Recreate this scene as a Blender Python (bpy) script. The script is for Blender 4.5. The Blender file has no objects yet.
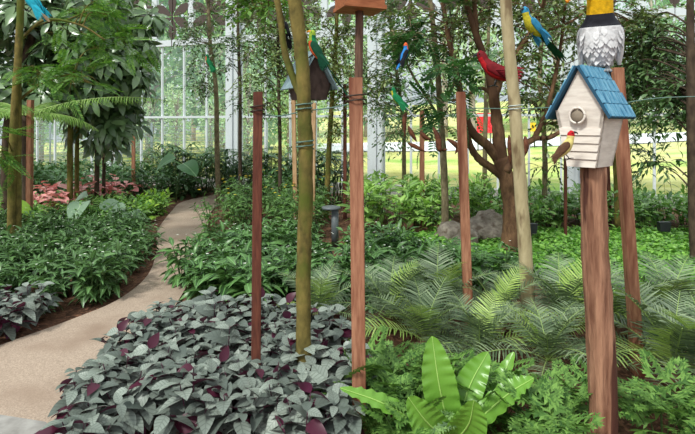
import bpy, math
import numpy as np
from mathutils import Vector, Matrix

rng = np.random.default_rng(11)
SC = bpy.context.scene
COL = SC.collection
PI = math.pi
F, CX, HY, H = 502.0, 347.5, 125.0, 1.6        # focal length (px), principal column, horizon row, eye height


def A(*v): return np.array(v, float)


def P(px, py, d): return np.array([(px - CX) * d / F, d, H - (py - HY) * d / F])


def G(px, py):
    p = P(px, py, F * H / (py - HY)); p[2] = 0
    return p


def S(r, g, b):
    f = lambda c: (c / 255 / 12.92) if c / 255 <= .04045 else ((c / 255 + .055) / 1.055) ** 2.4
    return (f(r), f(g), f(b), 1)


# ---------------------------------------------------------------- mesh building
class MB:
    def __init__(s): s.V, s.Q, s.T, s.U, s.mq, s.mt, s.n = [], [], [], [], [], [], 0

    def add(s, V, Q=None, T=None, U=None, m=0):
        V = np.asarray(V, float).reshape(-1, 3)
        s.V.append(V)
        s.U.append(np.zeros((len(V), 2)) if U is None else np.asarray(U, float).reshape(-1, 2))
        if Q is not None and len(Q):
            Q = np.asarray(Q, int).reshape(-1, 4); s.Q.append(Q + s.n)
            s.mq.append(np.broadcast_to(np.asarray(m, int), (len(Q),)))
        if T is not None and len(T):
            T = np.asarray(T, int).reshape(-1, 3); s.T.append(T + s.n)
            s.mt.append(np.full(len(T), m if np.isscalar(m) else 0))
        s.n += len(V)
        return s

    def mesh(s, name, mats, smooth=True):
        me = bpy.data.meshes.new(name)
        V = np.concatenate(s.V); U = np.concatenate(s.U)
        Q = np.concatenate(s.Q) if s.Q else np.zeros((0, 4), int)
        T = np.concatenate(s.T) if s.T else np.zeros((0, 3), int)
        L = np.concatenate([Q.ravel(), T.ravel()]).astype(np.int32)
        st = np.concatenate([np.arange(len(Q)) * 4, len(Q) * 4 + np.arange(len(T)) * 3]).astype(np.int32)
        tot = np.concatenate([np.full(len(Q), 4), np.full(len(T), 3)]).astype(np.int32)
        me.vertices.add(len(V)); me.vertices.foreach_set('co', V.astype(np.float32).ravel())
        me.loops.add(len(L)); me.loops.foreach_set('vertex_index', L)
        me.polygons.add(len(st)); me.polygons.foreach_set('loop_start', st); me.polygons.foreach_set('loop_total', tot)
        mi = np.concatenate(s.mq + s.mt).astype(np.int32)
        me.polygons.foreach_set('material_index', mi)
        me.polygons.foreach_set('use_smooth', np.full(len(st), bool(smooth)))
        uv = me.uv_layers.new(name='UVMap')
        uv.data.foreach_set('uv', U[L].astype(np.float32).ravel())
        for m in (mats if isinstance(mats, (list, tuple)) else [mats]): me.materials.append(m)
        me.update(calc_edges=True); me.validate()
        return me


def link(name, me, parent=None, loc=None, rot=None, scale=None):
    o = bpy.data.objects.new(name, me); COL.objects.link(o)
    if parent: o.parent = parent
    if loc is not None: o.location = loc
    if rot is not None: o.rotation_euler = rot
    if scale is not None: o.scale = (scale,) * 3 if np.isscalar(scale) else scale
    return o


def tag(o, label, cat, group=None, kind=None):
    o['label'] = label; o['category'] = cat
    if group: o['group'] = group
    if kind: o['kind'] = kind
    return o


def struct(o): o['kind'] = 'structure'; return o


def thing(name, label, cat, loc=(0, 0, 0), rot=(0, 0, 0), group=None, scale=1):
    return tag(link(name, None, None, loc, rot, scale), label, cat, group)


def part(name, mb, mats, parent, smooth=True, label=None, loc=None):
    o = link(name, mb.mesh(name, mats, smooth), parent, loc)
    if label: o['label'] = label
    return o


def nrm(v): return v / np.maximum(np.linalg.norm(v, axis=-1, keepdims=True), 1e-9)


def resample(pts, n):
    """smooth Catmull-Rom curve through pts"""
    p = np.asarray(pts, float)
    if len(p) == 2: return p[0] + (p[1] - p[0]) * np.linspace(0, 1, n)[:, None]
    q = np.vstack([2 * p[0] - p[1], p, 2 * p[-1] - p[-2]])
    out = []
    for t in np.linspace(0, len(p) - 1 - 1e-6, n):
        i = int(t); u = t - i
        a, b, c, d = q[i:i + 4]
        out.append(.5 * (2 * b + (c - a) * u + (2 * a - 5 * b + 4 * c - d) * u * u + (3 * b - a - 3 * c + d) * u ** 3))
    return np.array(out)


def tube(mb, pts, r, sides=8, n=None, m=0, lump=0.0):
    pts = np.asarray(pts, float)
    r = np.broadcast_to(np.asarray(r, float), (len(pts),)) if np.ndim(r) == 0 or len(np.atleast_1d(r)) == len(pts) else np.interp(np.linspace(0, 1, len(pts)), np.linspace(0, 1, len(r)), r)
    if n:
        r = np.interp(np.linspace(0, 1, n), np.linspace(0, 1, len(pts)), r); pts = resample(pts, n)
    n = len(pts)
    t = nrm(np.gradient(pts, axis=0))
    ref = A(1, 0, 0) if abs(t[:, 0]).mean() < .8 else A(0, 1, 0)
    x = nrm(np.cross(t, ref)); y = np.cross(t, x)
    a = np.arange(sides) * 2 * PI / sides
    rr = r[:, None] * (1 + lump * rng.normal(size=(n, sides)))
    V = pts[:, None] + rr[..., None] * (np.cos(a)[None, :, None] * x[:, None] + np.sin(a)[None, :, None] * y[:, None])
    V = V.reshape(-1, 3)
    i, j = np.meshgrid(np.arange(n - 1), np.arange(sides), indexing='ij')
    k = (j + 1) % sides
    Q = np.stack([i * sides + j, (i + 1) * sides + j, (i + 1) * sides + k, i * sides + k], -1).reshape(-1, 4)[:, ::-1]
    U = np.stack(np.broadcast_arrays((np.arange(sides) / sides)[None], np.linspace(0, 1, n)[:, None]), -1).reshape(-1, 2)
    V = np.vstack([V, pts[0], pts[-1]]); U = np.vstack([U, [0, 0], [0, 1]])
    jj = np.arange(sides); kk = (jj + 1) % sides
    T = np.vstack([np.stack([np.full(sides, n * sides), jj, kk], -1)[:, ::-1], np.stack([np.full(sides, n * sides + 1), (n - 1) * sides + kk, (n - 1) * sides + jj], -1)[:, ::-1]])
    mb.add(V, Q, T, U, m)


def box(mb, c, s, R=None, m=0, taper=(1, 1)):
    c = np.asarray(c, float); h = np.asarray(s, float) / 2
    V = np.array([[x, y, z] for z in (-1, 1) for y in (-1, 1) for x in (-1, 1)], float)
    V[:4, 0] *= taper[0]; V[:4, 1] *= taper[1]
    V *= h
    if R is not None: V = V @ np.asarray(R).T
    Q = [[0, 2, 3, 1], [4, 5, 7, 6], [0, 1, 5, 4], [2, 6, 7, 3], [0, 4, 6, 2], [1, 3, 7, 5]]
    mb.add(V + c, Q, m=m)


def prism(mb, poly, vec, m=0):
    """extrude a planar polygon (n,3) by vec"""
    p = np.asarray(poly, float); n = len(p); v = np.asarray(vec, float)
    V = np.vstack([p, p + v, p.mean(0), p.mean(0) + v])
    j = np.arange(n); k = (j + 1) % n
    mb.add(V, np.stack([j, k, n + k, n + j], -1), np.vstack([np.stack([np.full(n, 2 * n), k, j], -1), np.stack([np.full(n, 2 * n + 1), n + j, n + k], -1)]), m=m)


def rz(a): c, s = math.cos(a), math.sin(a); return np.array([[c, -s, 0], [s, c, 0], [0, 0, 1]])


def rx(a): c, s = math.cos(a), math.sin(a); return np.array([[1, 0, 0], [0, c, -s], [0, s, c]])


# ---------------------------------------------------------------- leaves
def leaf_tpl(wf, n=4, fold=.25, curl=.35, tipw=.0):
    t = np.linspace(0, 1, n + 1)
    w = np.array([wf(x) for x in t]); w[0] = max(w[0], .01); w[-1] = max(w[-1], .008)
    V, U = [], []
    for ti, wi in zip(t, w):
        z = -curl * ti * ti
        y = ti * (1 - .25 * curl * ti)
        V += [[-wi, y, z + fold * wi], [0, y, z], [wi, y, z + fold * wi]]
        U += [[.5 - wi, ti], [.5, ti], [.5 + wi, ti]]
    Q = []
    for i in range(n):
        a = i * 3; b = a + 3
        Q += [[a, a + 1, b + 1, b], [a + 1, a + 2, b + 2, b + 1]]
    return np.array(V), np.array(Q), np.array(U)


ovate = lambda x: .30 * math.sin(PI * x ** .75) ** .9 if 0 < x < 1 else 0
lance = lambda x: .16 * math.sin(PI * x ** .8) ** .9 if 0 < x < 1 else 0
ellip = lambda x: .22 * math.sin(PI * x) ** .75 if 0 < x < 1 else 0
strap = lambda x: .06 * math.sin(PI * min(1, x * .92 + .06)) ** .5 if 0 < x < 1 else 0
roundl = lambda x: .42 * math.sin(PI * x ** .7) ** .6 if 0 < x < 1 else 0
L_OV = leaf_tpl(ovate, 6, .22, .35)
L_LA = leaf_tpl(lance, 4, .3, .4)
L_LA3 = leaf_tpl(lance, 3, .3, .3)
L_EL = leaf_tpl(ellip, 4, .2, .3)
L_EL2 = leaf_tpl(ellip, 2, .2, .2)
L_ST = leaf_tpl(strap, 5, .3, .5)
L_RO = leaf_tpl(roundl, 7, .25, .35)


def scatter(mb, tpl, pos, d, up, s, w=1.0, m=0):
    V, Q, U = tpl
    pos = np.asarray(pos, float).reshape(-1, 3); k = len(pos)
    if not k: return
    d = nrm(np.broadcast_to(d, (k, 3)).astype(float)); up = np.broadcast_to(up, (k, 3)).astype(float)
    x = np.cross(d, up); bad = np.linalg.norm(x, axis=1) < 1e-4
    x[bad] = [1, 0, 0]; x = nrm(x); z = np.cross(x, d)
    s = np.broadcast_to(s, (k,)).astype(float); w = np.broadcast_to(w, (k,)).astype(float)
    W = pos[:, None] + s[:, None, None] * (V[None, :, 0, None] * w[:, None, None] * x[:, None] + V[None, :, 1, None] * d[:, None] + V[None, :, 2, None] * z[:, None])
    n = len(V)
    QQ = (Q[None] + (np.arange(k) * n)[:, None, None]).reshape(-1, 4)
    mb.add(W.reshape(-1, 3), QQ, None, np.tile(U, (k, 1)), m)


def rdir(k, el_lo=-1, el_hi=1):
    az = rng.uniform(0, 2 * PI, k); el = rng.uniform(el_lo, el_hi, k)
    return np.stack([np.cos(az) * np.cos(el), np.sin(az) * np.cos(el), np.sin(el)], -1)


def bush(nst, h, spread, nlf, ll, tpl, el=(-.2, .7), lw=1.0, t0=.2, jit=.25, opp=False, stem_r=.004, shrink=.35):
    fo, stm = MB(), MB()
    pos, dr, up, sz = [], [], [], []
    for i in range(nst):
        az = i * 2.4 + rng.uniform(-.4, .4); q = math.sqrt((i + .5) / nst)
        hh = h * rng.uniform(.78, 1.05) * (1 - .22 * q * q)
        e = A(math.cos(az) * spread * q, math.sin(az) * spread * q, hh)
        b = e * A(.25, .25, 0)
        mid = b + (e - b) * .55 + A(0, 0, .08 * h)
        c = resample([b, mid, e], 9)
        tube(stm, c, [stem_r, stem_r * .6], 5)
        a0 = rng.uniform(0, 6)
        for k in range(nlf):
            t = t0 + (1 - t0) * k / max(1, nlf - 1)
            f = t * 8; j = min(7, int(f)); p = c[j] + (c[j + 1] - c[j]) * (f - j)
            for o in ((0, PI) if opp else (0,)):
                a = a0 + (k * PI / 2 if opp else k * 2.4) + o + rng.normal() * jit
                ev = el[0] + (el[1] - el[0]) * t + rng.normal() * jit
                lean = nrm(e - b) * .35
                dd = A(math.cos(a) * math.cos(ev), math.sin(a) * math.cos(ev), math.sin(ev)) + A(lean[0], lean[1], 0)
                pos.append(p); dr.append(dd); up.append(A(0, 0, 1) + rng.normal(size=3) * .25)
                sz.append(ll * rng.uniform(.7, 1.1) * (1 - shrink * max(0, t - .6) / .4))
    scatter(fo, tpl, pos, np.array(dr), np.array(up), np.array(sz), lw)
    return fo, stm


def frond_mb(L, e0, e1, npair, leaflet, fwd=.6, vee=.35, lw=.035, side_bend=0.0, hang=.0, rach=.006, t0=.1, sprof=None):
    """pinnate frond from the origin along +Y, rising at e0 and ending at e1"""
    n = 24
    ang = np.linspace(e0, e1, n); step = L / (n - 1)
    c = np.zeros((n, 3))
    for i in range(1, n):
        sb = side_bend * i / n
        c[i] = c[i - 1] + step * A(math.cos(ang[i]) * math.sin(sb), math.cos(ang[i]) * math.cos(sb), math.sin(ang[i]))
    lf, ra = MB(), MB()
    tube(ra, c, [rach, rach * .3], 5)
    tpl = leaf_tpl(lambda x: lw * (1 - x) ** .5 if x > .02 else lw * .7, 2, .2, .25)
    pos, dr, up, sz = [], [], [], []
    tt = np.linspace(t0, .99, npair)
    tan = np.gradient(c, axis=0)
    for t in tt:
        f = t * (n - 1); j = min(n - 2, int(f)); p = c[j] + (c[j + 1] - c[j]) * (f - j)
        T = nrm(tan[j]); X = nrm(np.cross(T, A(0, 0, 1))); N = np.cross(X, T)
        prof = (math.sin(PI * min(1, .12 + t * .86)) ** .7) if sprof is None else sprof(t)
        for sd in (-1, 1):
            pos.append(p); dr.append(X * sd + T * (fwd * (.6 + t)) + N * (vee + rng.normal() * .06) - A(0, 0, hang) + rng.normal(size=3) * .05)
            up.append(N); sz.append(leaflet * prof * rng.uniform(.9, 1.08))
    scatter(lf, tpl, pos, np.array(dr), np.array(up), np.array(sz))
    return lf, ra


def compound_tpl(npair=7, lw=.22, ll=.3, fold=.1, droop=.25):
    """a pinnate leaf as one template: leaflets in pairs on a thin rachis"""
    V, Q, U = [], [], []
    b = leaf_tpl(lambda x: lw * math.sin(PI * x) ** .7 if 0 < x < 1 else 0, 2, .15, .1)

    def put(p, ang, s):
        n = len(V); c, si = math.cos(ang), math.sin(ang)
        for v, u in zip(b[0], b[2]):
            x, y, z = v * s
            V.append([p[0] + x * c + y * si, p[1] - x * si + y * c, p[2] + z]); U.append(u)
        for q in b[1]: Q.append(q + n)
    for i in range(npair):
        t = .12 + .82 * i / (npair - 1)
        s = ll * (math.sin(PI * (.15 + .75 * t)) ** .6)
        for sd in (-1, 1): put((0, t, -droop * t * t), sd * (1.05 - .35 * t), s)
    put((0, .95, -droop * .9), 0, ll * .7)
    n = len(V)
    for t in (0, .5, 1): V += [[-.008, t, -droop * t * t], [.008, t, -droop * t * t]]; U += [[.5, .5]] * 2
    Q += [[n, n + 1, n + 3, n + 2], [n + 2, n + 3, n + 5, n + 4]]
    return np.array(V, float), np.array(Q, int), np.array(U, float)


L_COMP = compound_tpl(8, .2, .3)
L_COMP2 = compound_tpl(11, .16, .24)


def lacy_tpl():
    """deeply cut leaf: pinnate segments that are lobed in turn"""
    V, Q, U = [], [], []
    b = leaf_tpl(lambda x: .17 * math.sin(PI * x) ** .8 if 0 < x < 1 else 0, 2, .1, .1)

    def put(p, ang, s):
        n = len(V); c, si = math.cos(ang), math.sin(ang)
        for v, u in zip(b[0], b[2]):
            x, y, z = v * s
            V.append([p[0] + x * c + y * si, p[1] - x * si + y * c, p[2] + z]); U.append(u)
        for q in b[1]: Q.append(q + n)
    for i in range(5):
        t = .15 + .16 * i
        L = .48 * (1 - .55 * (t - .15))
        for sd in (-1, 1):
            a = sd * (1.1 - .4 * t); p = A(0, t, -.2 * t * t)
            dv = A(math.sin(a), math.cos(a), 0)
            put(p, a, L)
            for f, da, q in ((.35, .8, .4), (.6, .7, .34), (.35, -.8, .36), (.6, -.7, .3)):
                put(p + dv * L * f, a + da, L * q * 1.3)
    put((0, .75, -.12), 0, .35); put((0, .8, -.12), .6, .2); put((0, .8, -.12), -.6, .2)
    return np.array(V, float), np.array(Q, int), np.array(U, float)


L_LACY = lacy_tpl()


# ---------------------------------------------------------------- materials
def newmat(name):
    m = bpy.data.materials.new(name); m.use_nodes = True
    nt = m.node_tree; nt.nodes.clear()
    out = nt.nodes.new('ShaderNodeOutputMaterial')
    return m, nt, out


def N(nt, t, **kw):
    n = nt.nodes.new(t)
    for k, v in kw.items():
        if k.startswith('i_'): n.inputs[int(k[2:]) if k[2:].isdigit() else k[2:].replace('_', ' ')].default_value = v
        else: setattr(n, k, v)
    return n


def mixc(nt, fac, a, b, mode='MIX'):
    n = nt.nodes.new('ShaderNodeMix'); n.data_type = 'RGBA'; n.blend_type = mode
    for sock, v in ((n.inputs[0], fac), (n.inputs[6], a), (n.inputs[7], b)):
        if hasattr(v, 'is_linked') or hasattr(v, 'links'): nt.links.new(v, sock)
        else: sock.default_value = v
    return n.outputs[2]


def leaf_mat(name, lo, hi, trans=.35, rough=.45, under=None, vein=None, odd=None, odd_p=.06, spec=.35, tcol=None, rib=None):
    m, nt, out = newmat(name); L = nt.links.new
    geo = N(nt, 'ShaderNodeNewGeometry')
    col = mixc(nt, geo.outputs['Random Per Island'], lo, hi)
    if vein is not None or rib is not None:
        uv = N(nt, 'ShaderNodeUVMap', uv_map='UVMap'); sx = N(nt, 'ShaderNodeSeparateXYZ'); L(uv.outputs[0], sx.inputs[0])
        ab = N(nt, 'ShaderNodeMath', operation='SUBTRACT', i_1=.5); L(sx.outputs[0], ab.inputs[0])
        ab2 = N(nt, 'ShaderNodeMath', operation='ABSOLUTE'); L(ab.outputs[0], ab2.inputs[0])
        if vein is not None:
            m1 = N(nt, 'ShaderNodeMath', operation='MULTIPLY', i_1=.9); L(ab2.outputs[0], m1.inputs[0])
            m2 = N(nt, 'ShaderNodeMath', operation='SUBTRACT'); L(sx.outputs[1], m2.inputs[0]); L(m1.outputs[0], m2.inputs[1])
            m3 = N(nt, 'ShaderNodeMath', operation='MULTIPLY', i_1=36.0); L(m2.outputs[0], m3.inputs[0])
            m4 = N(nt, 'ShaderNodeMath', operation='SINE'); L(m3.outputs[0], m4.inputs[0])
            r = N(nt, 'ShaderNodeMapRange', i_1=.35, i_2=.95); L(m4.outputs[0], r.inputs[0])
            r2 = N(nt, 'ShaderNodeMapRange', i_1=.028, i_2=.008); L(ab2.outputs[0], r2.inputs[0])
            mx = N(nt, 'ShaderNodeMath', operation='MAXIMUM'); L(r.outputs[0], mx.inputs[0]); L(r2.outputs[0], mx.inputs[1])
            ml = N(nt, 'ShaderNodeMath', operation='MULTIPLY', i_1=.5); L(mx.outputs[0], ml.inputs[0])
            col = mixc(nt, ml.outputs[0], col, vein)
        else:
            r2 = N(nt, 'ShaderNodeMapRange', i_1=.03, i_2=.006); L(ab2.outputs[0], r2.inputs[0])
            col = mixc(nt, r2.outputs[0], col, rib)
    if odd is not None:
        g = N(nt, 'ShaderNodeMath', operation='MULTIPLY', i_1=37.7); L(geo.outputs['Random Per Island'], g.inputs[0])
        fr = N(nt, 'ShaderNodeMath', operation='FRACT'); L(g.outputs[0], fr.inputs[0])
        lt = N(nt, 'ShaderNodeMath', operation='LESS_THAN', i_1=odd_p); L(fr.outputs[0], lt.inputs[0])
        col = mixc(nt, lt.outputs[0], col, odd)
    if under is not None: col = mixc(nt, geo.outputs['Backfacing'], col, under)
    bs = N(nt, 'ShaderNodeBsdfPrincipled', i_Roughness=rough); bs.inputs['Specular IOR Level'].default_value = spec
    L(col, bs.inputs['Base Color'])
    trans *= .65
    if trans > 0:
        tr = N(nt, 'ShaderNodeBsdfTranslucent')
        if tcol is None:
            L(mixc(nt, 1.0, col, (1.25, 1.35, .7, 1), 'MULTIPLY'), tr.inputs[0])
        else: tr.inputs[0].default_value = tcol
        mx = N(nt, 'ShaderNodeMixShader', i_0=trans); L(bs.outputs[0], mx.inputs[1]); L(tr.outputs[0], mx.inputs[2]); L(mx.outputs[0], out.inputs[0])
    else: L(bs.outputs[0], out.inputs[0])
    return m


def noise_mat(name, c1, c2, scale=8, stretch=(1, 1, 1), rough=.8, bump=.3, detail=6, c3=None, s3=3, spec=.3, ramp=(.35, .65), metallic=0, bdist=.01, r3=(.5, .65)):
    m, nt, out = newmat(name); L = nt.links.new
    tc = N(nt, 'ShaderNodeTexCoord'); mp = N(nt, 'ShaderNodeMapping'); mp.inputs['Scale'].default_value = stretch
    L(tc.outputs['Object'], mp.inputs[0])
    nz = N(nt, 'ShaderNodeTexNoise', i_Scale=scale, i_Detail=detail, i_Roughness=.6); L(mp.outputs[0], nz.inputs['Vector'])
    r = N(nt, 'ShaderNodeMapRange', i_1=ramp[0], i_2=ramp[1]); L(nz.outputs[0], r.inputs[0])
    col = mixc(nt, r.outputs[0], c1, c2)
    if c3 is not None:
        n3 = N(nt, 'ShaderNodeTexNoise', i_Scale=s3, i_Detail=4); L(mp.outputs[0], n3.inputs['Vector'])
        rr = N(nt, 'ShaderNodeMapRange', i_1=r3[0], i_2=r3[1]); L(n3.outputs[0], rr.inputs[0])
        col = mixc(nt, rr.outputs[0], col, c3)
    bs = N(nt, 'ShaderNodeBsdfPrincipled', i_Roughness=rough, i_Metallic=metallic); bs.inputs['Specular IOR Level'].default_value = spec
    L(col, bs.inputs['Base Color'])
    if bump:
        b = N(nt, 'ShaderNodeBump', i_Strength=bump, i_Distance=bdist); L(nz.outputs[0], b.inputs['Height']); L(b.outputs[0], bs.inputs['Normal'])
    L(bs.outputs[0], out.inputs[0])
    return m


def plain(name, c, rough=.5, spec=.4, metallic=0): return noise_mat(name, tuple(x * .92 for x in c[:3]) + (1,), c, 30, rough=rough, bump=0.05, spec=spec, metallic=metallic)


M = {}
# plants
M['coleus'] = leaf_mat('silver_purple_leaf', S(80, 90, 84), S(156, 166, 156), .10, .42, under=S(104, 46, 76), vein=S(80, 88, 82), odd=S(76, 28, 48), odd_p=.09, spec=.35)
M['coleus_stem'] = plain('purple_stem', S(80, 40, 60))
M['bed'] = leaf_mat('dark_lance_leaf', S(46, 72, 36), S(102, 138, 80), .25, .36, spec=.55, rib=S(120, 165, 105))
M['stem'] = plain('green_stem', S(70, 95, 50))
M['white_flower'] = plain('white_petal', S(235, 238, 225))
M['yellow_flower'] = plain('yellow_petal', S(245, 210, 40))
M['mid'] = leaf_mat('mid_bed_leaf', S(46, 76, 38), S(102, 142, 78), .25, .35, spec=.5, rib=S(120, 170, 100))
M['flowerbush'] = leaf_mat('flower_bush_leaf', S(60, 94, 48), S(118, 158, 86), .3, .45)
M['ginger'] = leaf_mat('ginger_leaf', S(84, 128, 54), S(176, 214, 114), .4, .38, spec=.5, rib=S(165, 205, 120))
M['hedge'] = leaf_mat('hedge_leaf', S(76, 124, 56), S(164, 206, 110), .32, .36, spec=.5)
M['backhedge'] = leaf_mat('back_hedge_leaf', S(52, 86, 52), S(104, 142, 90), .25, .4, spec=.5)
M['rhapis'] = leaf_mat('fan_palm_leaf', S(42, 74, 46), S(92, 126, 80), .25, .38, spec=.5)
M['ground'] = leaf_mat('ground_cover_leaf', S(74, 130, 46), S(150, 200, 92), .35, .36, spec=.5)
M['cycad'] = leaf_mat('cycad_leaflet', S(70, 92, 64), S(146, 164, 128), .2, .42, spec=.45)
M['cycad_new'] = leaf_mat('cycad_new_leaflet', S(142, 172, 84), S(184, 208, 120), .3, .4, spec=.4)
M['rachis'] = plain('frond_rachis', S(150, 175, 100))
M['lacy'] = leaf_mat('lacy_leaf', S(54, 92, 40), S(126, 166, 82), .3, .5, spec=.3)
M['nest'] = leaf_mat('birds_nest_frond', S(92, 142, 50), S(134, 184, 76), .35, .3, spec=.5)
M['nest_rib'] = plain('pale_midrib', S(164, 202, 106), .4)
M['umbrella'] = leaf_mat('umbrella_leaf', S(50, 82, 42), S(122, 150, 102), .15, .28, under=S(120, 138, 104), spec=.8)
M['feather_leaf'] = leaf_mat('feathery_leaf', S(64, 112, 46), S(128, 168, 80), .4, .5)
M['treefern'] = leaf_mat('tree_fern_leaflet', S(112, 154, 72), S(160, 190, 110), .4, .5)
M['small_dark'] = leaf_mat('small_dark_leaf', S(44, 74, 40), S(98, 130, 74), .3, .35, spec=.6)
M['small_olive'] = leaf_mat('small_olive_leaf', S(60, 84, 44), S(136, 152, 88), .35, .35, spec=.6)
M['pinnate_dark'] = leaf_mat('pinnate_dark_leaf', S(44, 82, 46), S(84, 128, 74), .35, .45)
M['willowy'] = leaf_mat('willowy_leaf', S(56, 88, 52), S(118, 148, 96), .3, .35, spec=.6)
M['pink'] = leaf_mat('pink_leaf', S(222, 136, 136), S(246, 190, 184), .3, .45, tcol=S(240, 130, 130))
M['lime'] = leaf_mat('lime_leaf', S(130, 180, 60), S(180, 215, 95), .4, .4)
M['bigleaf'] = leaf_mat('big_round_leaf', S(62, 112, 66), S(104, 148, 100), .2, .35, rib=S(140, 180, 130))
M['greyleaf'] = leaf_mat('grey_big_leaf', S(112, 142, 116), S(148, 172, 146), .2, .35, rib=S(170, 190, 160))
M['forest1'] = leaf_mat('forest_leaf', S(92, 138, 96), S(164, 200, 146), .45, .6)
M['forest2'] = leaf_mat('forest_leaf_pale', S(150, 182, 140), S(206, 224, 180), .45, .6)
M['forest3'] = leaf_mat('forest_leaf_dark', S(74, 118, 84), S(134, 176, 128), .45, .6)
M['drypod'] = noise_mat('dry_brown_pod', S(70, 36, 24), S(118, 70, 48), 25, rough=.6)
# wood
M['stake'] = noise_mat('red_brown_timber', S(138, 88, 66), S(180, 128, 100), 9, (6, 6, .7), .75, .35, c3=S(112, 62, 44), s3=1.6)
M['stake_dark'] = noise_mat('dark_red_timber', S(80, 42, 34), S(118, 68, 52), 9, (6, 6, .7), .75, .35, c3=S(72, 36, 30), s3=1.6)
M['stake_pale'] = noise_mat('pale_timber', S(166, 128, 92), S(200, 164, 126), 9, (6, 6, .7), .75, .3)
M['feeder_post'] = noise_mat('dark_brown_post', S(88, 62, 50), S(122, 90, 74), 9, (6, 6, .7), .75, .3)
M['log'] = noise_mat('peeled_log', S(116, 76, 58), S(178, 132, 106), 6, (5, 5, .45), .85, 1.0, c3=S(84, 50, 40), s3=2.2, bdist=.03, r3=(.55, .6))
M['moss'] = noise_mat('mossy_bark', S(82, 74, 38), S(132, 116, 62), 14, (1, 1, .6), .9, .6, c3=S(86, 96, 34), s3=5, bdist=.02)
M['pale_bark'] = noise_mat('pale_bark', S(150, 134, 100), S(190, 174, 138), 6, (2, 2, .6), .85, .4, c3=S(120, 100, 74), s3=4, r3=(.58, .66))
M['bark'] = noise_mat('brown_bark', S(80, 56, 40), S(128, 96, 70), 16, (1, 1, .4), .9, .7, c3=S(74, 50, 36), s3=4, bdist=.02)
M['slim_bark'] = noise_mat('slim_bark', S(96, 84, 62), S(146, 132, 104), 20, (1, 1, .5), .9, .5)
M['dark_bark'] = noise_mat('dark_bark', S(58, 46, 38), S(92, 76, 62), 16, (1, 1, .5), .9, .5)
M['grey_trunk'] = noise_mat('grey_forest_trunk', S(140, 120, 104), S(180, 164, 146), 5, (1, 1, .4), .9, .4)
# ground and building
M['soil'] = noise_mat('brown_soil', S(70, 48, 37), S(112, 80, 62), 14, rough=.95, bump=.8, c3=S(140, 98, 76), s3=40, bdist=.03)
M['path'] = noise_mat('washed_aggregate', S(150, 132, 118), S(194, 172, 154), 110, rough=.9, bump=.4, c3=S(150, 128, 112), s3=2.2, detail=3, r3=(.45, .75), ramp=(.3, .7))
M['paver'] = noise_mat('grey_stone', S(138, 134, 130), S(168, 164, 160), 10, rough=.85, bump=.25)
M['lawn'] = noise_mat('lawn_grass', S(172, 170, 98), S(198, 192, 134), .9, rough=.95, bump=.2, c3=S(136, 168, 82), s3=.25, spec=.1)
M['road'] = noise_mat('pale_road', S(206, 206, 206), S(226, 226, 226), 2, rough=.9, bump=.1)
M['white_frame'] = plain('white_painted_steel', S(222, 228, 232), .4)
M['curb'] = noise_mat('curb_concrete', S(160, 160, 156), S(186, 186, 180), 8, rough=.9)
M['petal_screen'] = plain('brown_screen', S(84, 70, 64), .6)
M['rock'] = noise_mat('grey_rock', S(120, 110, 100), S(172, 162, 150), 7, rough=.9, bump=1, c3=S(112, 98, 86), s3=9, bdist=.06)
M['lamp'] = plain('dark_grey_metal', S(96, 102, 106), .45)
M['black'] = plain('black_plastic', S(36, 38, 42), .45)
M['wire'] = plain('green_wire', S(98, 128, 118), .5)
M['strap'] = plain('dark_strap', S(62, 48, 40), .7)
M['white_tie'] = plain('white_tie', S(190, 200, 198), .5)
M['fence'] = plain('galvanised_wire', S(176, 186, 186), .5)
M['red'] = plain('red_board', S(222, 38, 50), .5)
M['yellow'] = plain('yellow_board', S(240, 190, 40), .5)
# birdhouses and birds
M['house_white'] = noise_mat('white_painted_timber', S(214, 202, 192), S(238, 228, 218), 10, (1, 1, 5), .7, .12)
M['roof_blue'] = noise_mat('blue_painted_timber', S(74, 138, 172), S(120, 174, 200), 9, (2, 8, 2), .6, .2, c3=S(62, 120, 154), s3=5)
M['roof_gap'] = plain('dark_blue_gap', S(34, 78, 104), .8)
M['hole'] = plain('shaded_hole', S(150, 136, 120), .9)
M['groove'] = plain('board_groove', S(150, 138, 128), .9)
M['house_dark'] = noise_mat('dark_timber', S(62, 48, 44), S(92, 74, 68), 9, (2, 2, 1), .8, .2)
M['roof_grey'] = noise_mat('grey_blue_timber', S(110, 134, 142), S(150, 170, 176), 9, (2, 5, 2), .7, .2)
M['feeder'] = noise_mat('orange_timber', S(140, 80, 50), S(180, 112, 74), 8, (1, 5, 5), .65, .2)


def feather(name, c, k=.8): return noise_mat(name, tuple(x * k * .8 for x in c[:3]) + (1,), c, 45, (1, .5, 1), .75, .5, spec=.25, bdist=.006)


M['f_white'] = feather('white_feathers', S(226, 224, 226), .95)
M['f_black'] = feather('black_feathers', S(40, 40, 48))
M['f_gold'] = feather('gold_feathers', S(244, 190, 24))
M['f_yellow'] = feather('yellow_feathers', S(222, 206, 60))
M['f_cream'] = feather('cream_feathers', S(240, 222, 140))
M['f_blue'] = feather('blue_feathers', S(58, 150, 196))
M['f_bright_blue'] = feather('bright_blue_feathers', S(46, 140, 220))
M['f_teal'] = feather('teal_feathers', S(28, 170, 196))
M['f_green'] = feather('green_feathers', S(20, 124, 74))
M['f_dkgreen'] = feather('dark_green_feathers', S(14, 78, 54))
M['f_lime'] = feather('lime_feathers', S(160, 190, 60))
M['f_red'] = feather('red_feathers', S(204, 30, 40))
M['f_dkred'] = feather('dark_red_feathers', S(128, 24, 34))
M['f_orange'] = feather('orange_feathers', S(232, 104, 54))
M['f_brown'] = feather('brown_feathers', S(104, 74, 54))
M['f_tan'] = feather('tan_feathers', S(200, 164, 128))
M['f_grey'] = feather('grey_feathers', S(176, 178, 186))
M['beak_orange'] = plain('orange_beak', S(244, 150, 30), .35)
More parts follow.
